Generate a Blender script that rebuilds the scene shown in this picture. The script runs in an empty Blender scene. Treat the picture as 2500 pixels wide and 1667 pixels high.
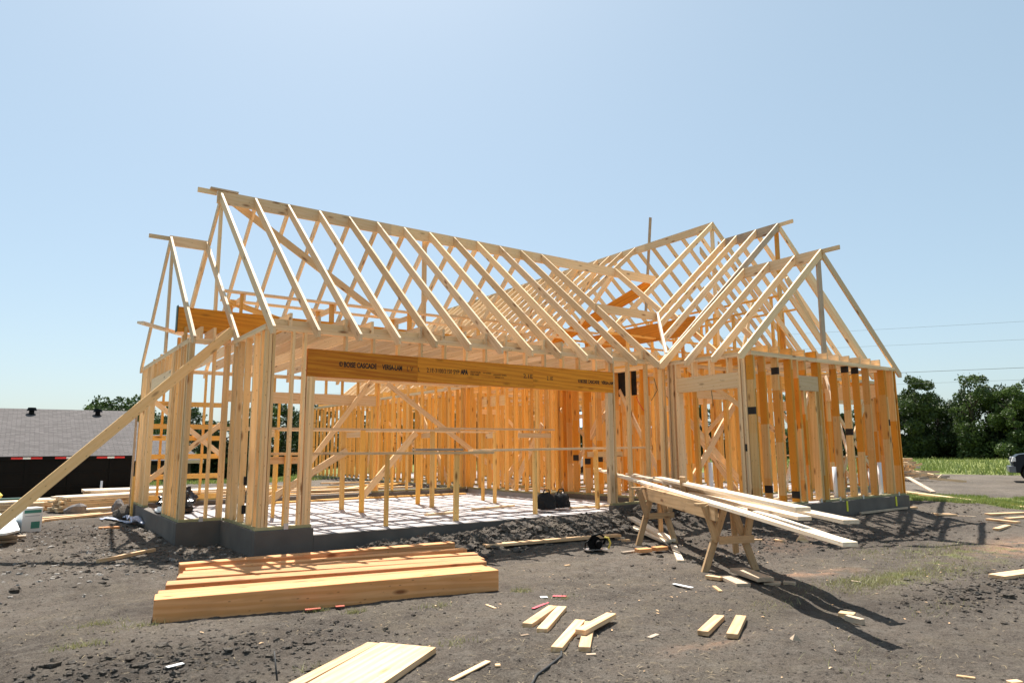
import bpy, math
import numpy as np
from mathutils import Vector, Matrix
R = math.radians
rng = np.random.default_rng(7)

# ------------------------------------------------------------------ camera, sky, sun, exposure
scn = bpy.context.scene
COL = scn.collection
F_PX, PITCH, HEAD, ROLL, EYE = 1693.06, 0.1524, 0.9525, -0.0065, 1.049
fw = Vector((math.cos(HEAD)*math.cos(PITCH), math.sin(HEAD)*math.cos(PITCH), math.sin(PITCH)))
rt = Vector((math.sin(HEAD), -math.cos(HEAD), 0))
up = rt.cross(fw)
rt2 = rt*math.cos(ROLL)+up*math.sin(ROLL)
up2 = up*math.cos(ROLL)-rt*math.sin(ROLL)
cam_d = bpy.data.cameras.new('camera')
cam_d.sensor_width = 36
cam_d.lens = F_PX/2500*36
cam_d.clip_end = 6000
cam_d.clip_start = 0.05
cam = bpy.data.objects.new('camera', cam_d)
COL.objects.link(cam)
cam.matrix_world = Matrix(((rt2.x, up2.x, -fw.x, 0), (rt2.y, up2.y, -fw.y, 0), (rt2.z, up2.z, -fw.z, EYE), (0, 0, 0, 1)))
scn.camera = cam

SUN_EL, SUN_AZ = 62.0, 72.0          # azimuth measured from +X towards +Y
world = bpy.data.worlds.new('World')
scn.world = world
world.use_nodes = True
wn, wl = world.node_tree.nodes, world.node_tree.links
bg = wn['Background']
sky = wn.new('ShaderNodeTexSky')
sky.sky_type = 'NISHITA'
sky.sun_disc = False
sky.sun_elevation = R(SUN_EL)
sky.sun_rotation = R(90-SUN_AZ)
sky.altitude = 150
sky.air_density = 1.0
sky.dust_density = 1.6
sky.ozone_density = 1.3
hz_ = wn.new('ShaderNodeMix'); hz_.data_type = 'RGBA'          # thin even veil over the clear sky
hz_.inputs[0].default_value = 0.55
hz_.inputs[7].default_value = (2.50, 3.36, 3.62, 1)
wl.new(sky.outputs[0], hz_.inputs[6])
wl.new(hz_.outputs[2], bg.inputs[0])
bg.inputs[1].default_value = 0.096
sun_d = bpy.data.lights.new('sun', 'SUN')
sun_d.energy = 5.0
sun_d.angle = R(0.53)
sun_d.color = (1.0, 0.95, 0.87)
sun = bpy.data.objects.new('sun', sun_d)
COL.objects.link(sun)
sd = Vector((math.cos(R(SUN_AZ))*math.cos(R(SUN_EL)), math.sin(R(SUN_AZ))*math.cos(R(SUN_EL)), math.sin(R(SUN_EL))))
sun.location = sd*60
sun.rotation_euler = sd.to_track_quat('Z', 'Y').to_euler()
vs = scn.view_settings
vs.view_transform = 'Standard'
vs.look = 'None'
vs.gamma = 1
vs.use_curve_mapping = False
vs.exposure = 0.95
scn.cycles.max_bounces = 10
scn.cycles.diffuse_bounces = 6
scn.cycles.transparent_max_bounces = 8

# ------------------------------------------------------------------ helpers
WM = {}
def tag(o, label=None, cat=None, group=None, kind=None):
    if label: o['label'] = label
    if cat: o['category'] = cat
    if group: o['group'] = group
    if kind: o['kind'] = kind
    return o
def thing(name, label, cat, loc=(0, 0, 0), rz=0, group=None):
    o = bpy.data.objects.new(name, None)
    COL.objects.link(o)
    o.location = loc
    o.rotation_euler = (0, 0, rz)
    WM[o.name] = Matrix.Translation(Vector(loc)) @ Matrix.Rotation(rz, 4, 'Z')
    o.empty_display_size = .2
    return tag(o, label, cat, group)
def put(name, me, M, parent=None, mat=None):
    o = bpy.data.objects.new(name, me)
    COL.objects.link(o)
    if mat is not None and len(me.materials) == 0: me.materials.append(mat)
    elif mat is not None and me.materials[0] != mat:
        me = me.copy(); me.materials.clear(); me.materials.append(mat); o.data = me
    if parent is not None:
        o.parent = parent
        o.matrix_basis = WM[parent.name].inverted() @ M
    else:
        o.matrix_basis = M
    WM[o.name] = M
    return o
def mesh(name, V, F, smooth=False):
    me = bpy.data.meshes.new(name)
    me.from_pydata([tuple(v) for v in V], [], F)
    me.update()
    if smooth: me.shade_smooth()
    return me
def fast_mesh(name, V, F, smooth=False):
    """numpy vertices (n,3) and equal-sided faces (m,k)"""
    V = np.asarray(V, np.float32); F = np.asarray(F, np.int32)
    me = bpy.data.meshes.new(name)
    m, k = F.shape
    me.vertices.add(len(V)); me.vertices.foreach_set('co', V.ravel())
    me.loops.add(m*k); me.loops.foreach_set('vertex_index', F.ravel())
    me.polygons.add(m)
    me.polygons.foreach_set('loop_start', np.arange(0, m*k, k, dtype=np.int32))
    me.polygons.foreach_set('use_smooth', np.full(m, smooth))
    me.update(calc_edges=True)
    return me
BOXF = [(0, 3, 2, 1), (4, 5, 6, 7), (0, 1, 5, 4), (1, 2, 6, 5), (2, 3, 7, 6), (3, 0, 4, 7)]
def box_vf(a, b, c):
    x, y, z = a/2, b/2, c/2
    return [(-x, -y, -z), (x, -y, -z), (x, y, -z), (-x, y, -z), (-x, -y, z), (x, -y, z), (x, y, z), (-x, y, z)]
CACHE = {}
def box_me(L, w, t, mat, bev=0, warp=0):
    key = (round(L, 3), round(w, 4), round(t, 4), mat.name, bev, warp)
    if key not in CACHE:
        V = box_vf(L, w, t); F = [tuple(f) for f in BOXF]
        if bev:
            import bmesh
            bm = bmesh.new()
            vs_ = [bm.verts.new(v) for v in V]
            for f in F: bm.faces.new([vs_[i] for i in f])
            bmesh.ops.bevel(bm, geom=bm.edges[:], offset=bev, segments=1, affect='EDGES')
            me = bpy.data.meshes.new('board'); bm.to_mesh(me); bm.free()
        else: me = mesh('board', V, F)
        me.materials.append(mat)
        CACHE[key] = me
    return CACHE[key]
def frame(p0, p1, wdir):
    p0, p1 = Vector(p0), Vector(p1)
    X = (p1-p0).normalized(); Y = Vector(wdir); Y = (Y-X*Y.dot(X)).normalized(); Z = X.cross(Y)
    c = (p0+p1)/2
    return Matrix(((X.x, Y.x, Z.x, c.x), (X.y, Y.y, Z.y, c.y), (X.z, Y.z, Z.z, c.z), (0, 0, 0, 1))), (p1-p0).length
def board(name, p0, p1, w, t, wdir, mat, parent=None, bev=0):
    """a sawn board centred on p0-p1; w runs along wdir"""
    M, L = frame(p0, p1, wdir)
    return put(name, box_me(L, w, t, mat, bev), M, parent)
def abox(name, x0, x1, y0, y1, z0, z1, mat, parent=None, bev=0):
    M = Matrix.Translation(((x0+x1)/2, (y0+y1)/2, (z0+z1)/2))
    return put(name, box_me(x1-x0, y1-y0, z1-z0, mat, bev), M, parent)
def prism(name, poly, depth, M, mat, parent=None):
    """polygon in local x,z extruded along local y, centred"""
    n = len(poly)
    V = [(x, -depth/2, z) for x, z in poly]+[(x, depth/2, z) for x, z in poly]
    F = [tuple(range(n)), tuple(range(2*n-1, n-1, -1))]+[(i, i+n, (i+1) % n+n, (i+1) % n) for i in range(n)]
    key = ('prism', tuple((round(a, 3), round(b, 3)) for a, b in poly), round(depth, 4), mat.name)
    if key not in CACHE:
        me = mesh(name, V, F)
        import bmesh
        bm = bmesh.new(); bm.from_mesh(me); bmesh.ops.recalc_face_normals(bm, faces=bm.faces[:]); bm.to_mesh(me); bm.free()
        me.materials.append(mat); CACHE[key] = me
    return put(name, CACHE[key], M, parent)
def tube_vf(pts, r, n=8, cap=True):
    pts = [Vector(p) for p in pts]; V = []; F = []
    for i, p in enumerate(pts):
        d = (pts[min(i+1, len(pts)-1)]-pts[max(i-1, 0)]).normalized()
        a = d.orthogonal().normalized() if i == 0 else (a-d*a.dot(d)).normalized()
        b = d.cross(a)
        rr = r[i] if isinstance(r, (list, tuple)) else r
        for k in range(n):
            t = 2*math.pi*k/n
            V.append(tuple(p+a*math.cos(t)*rr+b*math.sin(t)*rr))
    for i in range(len(pts)-1):
        for k in range(n):
            F.append((i*n+k, i*n+(k+1) % n, (i+1)*n+(k+1) % n, (i+1)*n+k))
    if cap:
        F.append(tuple(range(n-1, -1, -1))); F.append(tuple((len(pts)-1)*n+k for k in range(n)))
    return V, F
def tube(name, pts, r, mat, parent=None, n=8):
    V, F = tube_vf(pts, r, n)
    return put(name, mesh(name, V, F, True), Matrix.Identity(4), parent, mat)

# ------------------------------------------------------------------ terrain function and noise
def sm(a, b, x):
    t = np.clip((np.asarray(x, float)-a)/(b-a), 0, 1)
    return t*t*(3-2*t)
def base(x, y):
    x = np.asarray(x, float); y = np.asarray(y, float)
    z = -0.45+0*x
    z = z+0.17*sm(6.0, 7.6, y)*sm(8.5, 11, x)*(1-sm(17.5, 22, x))
    z = z+0.10*sm(8.3, 9.4, y)*(1-sm(2.9, 4.0, x))*(1-sm(26, 34, y))
    z = z+0.08*sm(10., 11.5, y)*(1-sm(1.5, 2.5, x))*(1-sm(26, 34, y))
    ramp = (.55*sm(3.2, 4.3, x)+.45*sm(4.5, 8.0, x))*(1-sm(10.2, 11.2, x))
    z = z+(0.32*ramp)*np.exp(-((y-9.25)/0.70)**2)
    z = z+0.36*sm(15.9, 16.4, y)*(1-sm(30, 36, y))*sm(1.5, 3.0, x)*(1-sm(10, 11, x))
    d = np.hypot(x, y); a = np.degrees(np.arctan2(y, x))
    return z-1.1*sm(24, 50, d)*sm(52, 82, a)
def hash2(i, j, s):
    n = (i*374761393+j*668265263+s*1442695041) & 0xffffffff
    n = ((n ^ (n >> 13))*1274126177) & 0xffffffff
    return ((n ^ (n >> 16)) & 0xffff)/65535.0
def vnoise(x, y, s=0):
    xi = np.floor(x).astype(np.int64); yi = np.floor(y).astype(np.int64)
    u = x-xi; v = y-yi; u = u*u*(3-2*u); v = v*v*(3-2*v)
    a = hash2(xi, yi, s); b = hash2(xi+1, yi, s); c = hash2(xi, yi+1, s); d = hash2(xi+1, yi+1, s)
    return (a*(1-u)+b*u)*(1-v)+(c*(1-u)+d*u)*v
def fbm(x, y, f, o, s=0):
    t = 0; a = 1; n = 0
    for k in range(o):
        t = t+a*vnoise(x*f*2**k+17*k, y*f*2**k-9*k, s+k); n += a; a *= .55
    return t/n
def rough(x, y):
    """where the soil is freshly dug and lumpy (0..1)"""
    r = 0.9*np.exp(-((y-9.0)/0.55)**2)*sm(2.5, 3.6, x)*(1-sm(10.3, 10.9, x))
    r = r+0.8*np.exp(-((x-9.6)/1.6)**2-((y-7.6)/0.9)**2)
    r = r+0.8*np.exp(-((x-11.8)/2.6)**2-((y-6.2)/0.7)**2)
    r = r+0.6*sm(11, 12.5, y)*(1-sm(15, 17, y))*(1-sm(1.3, 2.0, x))
    r = r+0.6*np.exp(-((x-1.0)/1.2)**2-((y-5.6)/0.5)**2)
    r = r+0.7*np.exp(-((x-8.6)/1.3)**2-((y-3.3)/0.35)**2)
    r = r+0.6*np.exp(-((x-17.5)/2.5)**2-((y-8.2)/0.8)**2)
    return np.clip(r, 0, 1)
def micro(x, y):
    d = np.hypot(x, y); fade = 1-sm(16, 30, d)
    n1 = fbm(x, y, 0.7, 3, 3)-.5
    n2 = fbm(x, y, 4.0, 3, 11)-.5
    n3 = np.abs(fbm(x, y, 13, 3, 23)-.5)
    r = rough(x, y)
    pk = 0
    for y0, sl in ((3.1, .16), (4.55, .16), (7.6, -.28)):      # packed wheel tracks
        q = y-(y0+sl*x+.25*np.sin(x*.7)); pk = pk+np.exp(-(q/.17)**4)
    pk = np.clip(pk, 0, 1)*(1-r)*(1-sm(7.3, 8.2, y))
    n2 = n2*(1-.5*pk); n3 = n3*(1-.6*pk)
    return -.016*pk*fade+fade*(0.05*n1+n2*(0.026+0.10*r)+n3*(0.034+0.07*r))
def ground(x, y):
    z = base(x, y)+micro(x, y)
    return z
def gz(x, y): return float(ground(np.array([x]), np.array([y]))[0])

# ------------------------------------------------------------------ materials
def newmat(name):
    m = bpy.data.materials.new(name); m.use_nodes = True
    nt = m.node_tree
    return m, nt, nt.nodes['Principled BSDF']
def plain(name, col, rough_=.7, metal=0, noise=0.12, scale=8, bump=0):
    m, nt, b = newmat(name); N = nt.nodes; K = nt.links
    tc = N.new('ShaderNodeTexCoord'); no = N.new('ShaderNodeTexNoise'); no.inputs['Scale'].default_value = scale
    no.inputs['Detail'].default_value = 5
    K.new(tc.outputs['Object'], no.inputs['Vector'])
    mx = N.new('ShaderNodeMix'); mx.data_type = 'RGBA'
    mx.inputs[6].default_value = (*[c*(1-noise) for c in col], 1); mx.inputs[7].default_value = (*[min(1, c*(1+noise)) for c in col], 1)
    K.new(no.outputs[0], mx.inputs[0]); K.new(mx.outputs[2], b.inputs['Base Color'])
    b.inputs['Roughness'].default_value = rough_; b.inputs['Metallic'].default_value = metal
    if bump:
        bp = N.new('ShaderNodeBump'); bp.inputs['Strength'].default_value = bump; bp.inputs['Distance'].default_value = .01
        K.new(no.outputs[0], bp.inputs['Height']); K.new(bp.outputs[0], b.inputs['Normal'])
    return m
def wood(name, light, dark, tint=None, tint_amt=0.0, segments=0.0, knots=1.0, grain=.35, rough_=.65, dirt=0.0):
    m, nt, b = newmat(name); N = nt.nodes; K = nt.links
    def nd(t, **kw):
        n = N.new(t)
        for k, v in kw.items(): setattr(n, k, v)
        return n
    tc = nd('ShaderNodeTexCoord'); oi = nd('ShaderNodeObjectInfo')
    mul = nd('ShaderNodeMath', operation='MULTIPLY'); mul.inputs[1].default_value = 73.0
    K.new(oi.outputs['Random'], mul.inputs[0])
    add = nd('ShaderNodeVectorMath', operation='ADD')
    K.new(tc.outputs['Object'], add.inputs[0]); K.new(mul.outputs[0], add.inputs[1])
    mp = nd('ShaderNodeMapping'); mp.inputs['Scale'].default_value = (1.1, 17, 17)
    K.new(add.outputs[0], mp.inputs[0])
    g = nd('ShaderNodeTexNoise'); g.inputs['Scale'].default_value = 1.6; g.inputs['Detail'].default_value = 6; g.inputs['Distortion'].default_value = .6
    K.new(mp.outputs[0], g.inputs['Vector'])
    # growth bands
    mp2 = nd('ShaderNodeMapping'); mp2.inputs['Scale'].default_value = (.35, 7, 7)
    K.new(add.outputs[0], mp2.inputs[0])
    wv = nd('ShaderNodeTexWave', wave_type='BANDS', bands_direction='DIAGONAL'); wv.inputs['Scale'].default_value = 1.3; wv.inputs['Distortion'].default_value = 5; wv.inputs['Detail'].default_value = 2; wv.inputs['Detail Scale'].default_value = 1.5
    K.new(mp2.outputs[0], wv.inputs['Vector'])
    mg = nd('ShaderNodeMath', operation='MULTIPLY_ADD'); mg.inputs[1].default_value = .38
    K.new(wv.outputs[0], mg.inputs[0]); K.new(g.outputs[0], mg.inputs[2])
    rp = nd('ShaderNodeMapRange'); rp.inputs[1].default_value = .42; rp.inputs[2].default_value = 1.0; rp.inputs[4].default_value = grain*2
    K.new(mg.outputs[0], rp.inputs[0])
    c = nd('ShaderNodeMix', data_type='RGBA'); c.inputs[6].default_value = (*light, 1); c.inputs[7].default_value = (*dark, 1)
    K.new(rp.outputs[0], c.inputs[0]); col = c.outputs[2]
    if tint is not None:
        # whole-board hue shift, and finger-jointed lengths
        wnz = nd('ShaderNodeTexWhiteNoise', noise_dimensions='1D')
        if segments:
            sx = nd('ShaderNodeSeparateXYZ'); K.new(add.outputs[0], sx.inputs[0])
            dv = nd('ShaderNodeMath', operation='DIVIDE'); dv.inputs[1].default_value = segments; K.new(sx.outputs[0], dv.inputs[0])
            fl = nd('ShaderNodeMath', operation='FLOOR'); K.new(dv.outputs[0], fl.inputs[0]); K.new(fl.outputs[0], wnz.inputs['W'])
        else: K.new(mul.outputs[0], wnz.inputs['W'])
        pw = nd('ShaderNodeMath', operation='MULTIPLY'); pw.inputs[1].default_value = tint_amt
        if segments:
            sg = nd('ShaderNodeMapRange'); sg.inputs[1].default_value = .22; sg.inputs[2].default_value = .62; K.new(wnz.outputs[0], sg.inputs[0]); K.new(sg.outputs[0], pw.inputs[0])
        else: K.new(wnz.outputs[0], pw.inputs[0])
        c2 = nd('ShaderNodeMix', data_type='RGBA'); K.new(pw.outputs[0], c2.inputs[0]); K.new(col, c2.inputs[6]); c2.inputs[7].default_value = (*tint, 1)
        col = c2.outputs[2]
    # value change board to board
    hv = nd('ShaderNodeHueSaturation')
    wr = nd('ShaderNodeTexWhiteNoise', noise_dimensions='1D'); ad2 = nd('ShaderNodeMath', operation='ADD'); ad2.inputs[1].default_value = 5.3
    K.new(mul.outputs[0], ad2.inputs[0]); K.new(ad2.outputs[0], wr.inputs['W'])
    mr = nd('ShaderNodeMapRange'); mr.inputs[3].default_value = .74; mr.inputs[4].default_value = 1.12
    K.new(wr.outputs[0], mr.inputs[0]); K.new(mr.outputs[0], hv.inputs['Value']); K.new(col, hv.inputs['Color']); col = hv.outputs[0]
    if knots:
        mk = nd('ShaderNodeMapping'); mk.inputs['Scale'].default_value = (2.1, 6.5, 6.5); K.new(add.outputs[0], mk.inputs[0])
        vo = nd('ShaderNodeTexVoronoi'); vo.inputs['Scale'].default_value = 1.0; K.new(mk.outputs[0], vo.inputs['Vector'])
        kr = nd('ShaderNodeMapRange'); kr.inputs[1].default_value = .07; kr.inputs[2].default_value = .20; kr.inputs[3].default_value = 1; kr.inputs[4].default_value = 0
        K.new(vo.outputs['Distance'], kr.inputs[0])
        km = nd('ShaderNodeMath', operation='MULTIPLY'); km.inputs[1].default_value = .9*knots; K.new(kr.outputs[0], km.inputs[0])
        kc = nd('ShaderNodeMix', data_type='RGBA'); K.new(km.outputs[0], kc.inputs[0]); K.new(col, kc.inputs[6]); kc.inputs[7].default_value = (dark[0]*.32, dark[1]*.22, dark[2]*.16, 1)
        col = kc.outputs[2]
        mk2 = nd('ShaderNodeMapping'); mk2.inputs['Scale'].default_value = (9, 22, 22); K.new(add.outputs[0], mk2.inputs[0])
        vo2 = nd('ShaderNodeTexVoronoi'); vo2.inputs['Scale'].default_value = 1.0; K.new(mk2.outputs[0], vo2.inputs['Vector'])
        k2 = nd('ShaderNodeMapRange'); k2.inputs[1].default_value = .08; k2.inputs[2].default_value = .16; k2.inputs[3].default_value = .6*knots; k2.inputs[4].default_value = 0
        K.new(vo2.outputs['Distance'], k2.inputs[0])
        kc2 = nd('ShaderNodeMix', data_type='RGBA'); K.new(k2.outputs[0], kc2.inputs[0]); K.new(col, kc2.inputs[6]); kc2.inputs[7].default_value = (dark[0]*.4, dark[1]*.3, dark[2]*.25, 1)
        col = kc2.outputs[2]
    if dirt:
        dn = nd('ShaderNodeTexNoise'); dn.inputs['Scale'].default_value = 3.5; dn.inputs['Detail'].default_value = 6; K.new(add.outputs[0], dn.inputs['Vector'])
        dr = nd('ShaderNodeMapRange'); dr.inputs[1].default_value = .5; dr.inputs[2].default_value = .75; dr.inputs[4].default_value = dirt; K.new(dn.outputs[0], dr.inputs[0])
        dc = nd('ShaderNodeMix', data_type='RGBA'); K.new(dr.outputs[0], dc.inputs[0]); K.new(col, dc.inputs[6]); dc.inputs[7].default_value = (.10, .075, .06, 1); col = dc.outputs[2]
    K.new(col, b.inputs['Base Color'])
    b.inputs['Roughness'].default_value = rough_
    b.inputs['Specular IOR Level'].default_value = .3
    bp = nd('ShaderNodeBump'); bp.inputs['Strength'].default_value = .25; bp.inputs['Distance'].default_value = .004
    K.new(g.outputs[0], bp.inputs['Height']); K.new(bp.outputs[0], b.inputs['Normal'])
    return m
PALE_L, PALE_D = (.88, .67, .445), (.74, .50, .27)
ORNG = (.72, .29, .028)
M_pale = wood('pine_wood', PALE_L, PALE_D, tint=(.78, .52, .24), tint_amt=.5)
M_stud = wood('stud_wood', (.85, .56, .215), (.74, .41, .11), tint=(.84, .42, .065), tint_amt=.8)
M_outer = wood('outer_stud_wood', (.88, .65, .38), (.75, .49, .22), tint=(.86, .53, .21), tint_amt=.6)
M_joint = wood('finger_jointed_wood', (.80, .52, .23), (.66, .37, .12), tint=ORNG, tint_amt=1.0, segments=.95)
M_lvl = wood('laminated_beam_wood', (.80, .32, .022), (.58, .18, .009), tint=(.76, .31, .03), tint_amt=.5, knots=.5, grain=.6)
M_timber = wood('fresh_timber', (.80, .42, .20), (.60, .26, .09), tint=(.70, .30, .10), tint_amt=.5, knots=1.0, grain=.75, dirt=.12)
M_treated = wood('treated_sill_wood', (.42, .38, .20), (.30, .27, .13), knots=.6, dirt=.3)
M_old = wood('weathered_board', (.62, .47, .33), (.45, .32, .21), tint=(.46, .37, .29), tint_amt=.7, dirt=.35)
M_white = wood('bright_board', (.86, .72, .55), (.72, .55, .38), knots=.7)
M_ply = wood('sheet_board', (.80, .54, .32), (.68, .42, .21), knots=.6, grain=.6, dirt=.15)
M_ink = plain('ink', (.018, .014, .012), .8)
M_black = plain('black_paint', (.003, .003, .0035), .5)
M_black.node_tree.nodes['Principled BSDF'].inputs['Specular IOR Level'].default_value = .12
M_bag = plain('black_fabric', (.008, .008, .009), .9, bump=.5, scale=30)
M_pvc = plain('white_pipe', (.78, .79, .82), .4, noise=.03)
M_plastic = plain('milky_plastic', (.45, .48, .60), .25, noise=.2)
M_yellow = plain('yellow_plastic', (.75, .70, .03), .5)
M_cyel = plain('yellow_bag', (.80, .60, .10), .6)
M_red = plain('red_plastic', (.65, .03, .03), .5)
M_orange = plain('orange_plastic', (.85, .16, .03), .5)
M_pink = plain('pink_paper', (.75, .10, .13), .7)
M_paper = plain('white_paper', (.78, .78, .76), .8, noise=.04)
M_green = plain('green_print', (.05, .22, .17), .7)
M_dgreen = plain('dark_green_metal', (.010, .06, .045), .5)
M_steel = plain('steel', (.45, .46, .48), .35, 1.0)
M_galv = plain('galvanised_bracket', (.55, .57, .60), .4, .8)
M_tire = plain('rubber', (.014, .014, .015), .85)
M_glassd = plain('dark_glass', (.02, .025, .03), .08)
M_wire = plain('cable', (.02, .02, .02), .7)
M_stone = plain('stone', (.17, .155, .15), .9, noise=.3, scale=12, bump=.8)
M_brick = plain('dark_brick', (.06, .052, .055), .9, noise=.4, scale=25)

def mat_concrete():
    m, nt, b = newmat('concrete'); N = nt.nodes; K = nt.links
    tc = N.new('ShaderNodeTexCoord')
    n1 = N.new('ShaderNodeTexNoise'); n1.inputs['Scale'].default_value = 1.3; n1.inputs['Detail'].default_value = 8
    n2 = N.new('ShaderNodeTexNoise'); n2.inputs['Scale'].default_value = 60; n2.inputs['Detail'].default_value = 3
    K.new(tc.outputs['Object'], n1.inputs[0]); K.new(tc.outputs['Object'], n2.inputs[0])
    cr = N.new('ShaderNodeMix'); cr.data_type = 'RGBA'
    cr.inputs[6].default_value = (.42, .39, .385, 1); cr.inputs[7].default_value = (.56, .53, .525, 1)
    K.new(n1.outputs[0], cr.inputs[0])
    ml = N.new('ShaderNodeMix'); ml.data_type = 'RGBA'; ml.blend_type = 'MULTIPLY'; ml.inputs[0].default_value = .35
    K.new(cr.outputs[2], ml.inputs[6]); K.new(n2.outputs[0], ml.inputs[7]); K.new(ml.outputs[2], b.inputs['Base Color'])
    b.inputs['Roughness'].default_value = .85
    bp = N.new('ShaderNodeBump'); bp.inputs['Strength'].default_value = .2; bp.inputs['Distance'].default_value = .01
    K.new(n1.outputs[0], bp.inputs['Height']); K.new(bp.outputs[0], b.inputs['Normal'])
    return m
M_slab = mat_concrete()
M_curb = plain('damp_concrete', (.120, .102, .086), .8, noise=.6, scale=2.2, bump=.4)

def mat_soil(name, clod=False):
    m, nt, b = newmat(name); N = nt.nodes; K = nt.links
    geo = N.new('ShaderNodeNewGeometry')
    def noise(s, d=6, r=.6):
        n = N.new('ShaderNodeTexNoise'); n.inputs['Scale'].default_value = s; n.inputs['Detail'].default_value = d; n.inputs['Roughness'].default_value = r
        K.new(geo.outputs['Position'], n.inputs['Vector']); return n.outputs[0]
    def ramp(src, a, bb, lo=0, hi=1):
        r = N.new('ShaderNodeMapRange'); r.inputs[1].default_value = a; r.inputs[2].default_value = bb; r.inputs[3].default_value = lo; r.inputs[4].default_value = hi
        K.new(src, r.inputs[0]); return r.outputs[0]
    def mix(f, a, bb, mode='MIX'):
        x = N.new('ShaderNodeMix'); x.data_type = 'RGBA'; x.blend_type = mode
        if isinstance(f, float): x.inputs[0].default_value = f
        else: K.new(f, x.inputs[0])
        for i, v in ((6, a), (7, bb)):
            if isinstance(v, tuple): x.inputs[i].default_value = (*v, 1)
            else: K.new(v, x.inputs[i])
        return x.outputs[2]
    c = mix(ramp(noise(.8, 8), .35, .65), (.080, .064, .052), (.150, .122, .099))
    c = mix(ramp(noise(6, 8, .7), .45, .7), c, (.185, .160, .134))
    c = mix(ramp(noise(28, 6, .85), .50, .60, 0, .75), c, (.036, .030, .026))
    c = mix(ramp(noise(70, 4, .8), .53, .60, 0, .6), c, (.23, .20, .165))
    c = mix(ramp(noise(130, 3, .8), .60, .68, 0, .55), c, (.36, .31, .25))
    c = mix(ramp(noise(.35, 5), .45, .62, 0, .35), c, (.050, .042, .037))
    c = mix(ramp(noise(1.3, 9, .75), .50, .66, 0, .45), c, mix(ramp(noise(60, 3), .45, .6), (.10, .08, .06), (.27, .225, .16)))
    if not clod:
        at = N.new('ShaderNodeVertexColor'); at.layer_name = 'cover'
        sp = N.new('ShaderNodeSeparateColor'); K.new(at.outputs[0], sp.inputs[0])
        # red clay, then dug dark soil, then grass
        c = mix(sp.outputs[1], c, mix(ramp(noise(20), .4, .7), (.36, .20, .12), (.46, .30, .21)))
        c = mix(sp.outputs[2], c, mix(ramp(noise(14, 7), .4, .7), (.032, .026, .023), (.092, .074, .060)))
        gr = mix(ramp(noise(.25, 6), .3, .7), (.105, .155, .032), (.17, .195, .055))
        gr = mix(ramp(noise(3, 6, .7), .42, .65, 0, .8), gr, (.23, .205, .09))
        m1 = N.new('ShaderNodeMath'); m1.operation = 'MULTIPLY_ADD'; m1.inputs[1].default_value = 1.6; m1.inputs[2].default_value = -.8
        K.new(noise(2.2, 8, .7), m1.inputs[0])
        m2 = N.new('ShaderNodeMath'); m2.operation = 'ADD'; K.new(sp.outputs[0], m2.inputs[0]); K.new(m1.outputs[0], m2.inputs[1])
        m3 = N.new('ShaderNodeMath'); m3.operation = 'MULTIPLY'; K.new(ramp(m2.outputs[0], .30, .62), m3.inputs[0]); K.new(ramp(sp.outputs[0], 0, .08), m3.inputs[1])
        c = mix(m3.outputs[0], c, gr)
    else:
        oi = N.new('ShaderNodeTexNoise'); oi.inputs['Scale'].default_value = 7; K.new(geo.outputs['Position'], oi.inputs['Vector'])
        c = mix(ramp(oi.outputs[0], .45, .75, 0, .6), c, (.15, .138, .128))
    K.new(c, b.inputs['Base Color']); b.inputs['Roughness'].default_value = .95; b.inputs['Specular IOR Level'].default_value = .15
    bp = N.new('ShaderNodeBump'); bp.inputs['Strength'].default_value = 1.0; bp.inputs['Distance'].default_value = .03
    K.new(noise(30, 8, .85), bp.inputs['Height']); K.new(bp.outputs[0], b.inputs['Normal'])
    return m
M_soil = mat_soil('soil'); M_clod = mat_soil('clod_soil', True)

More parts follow.
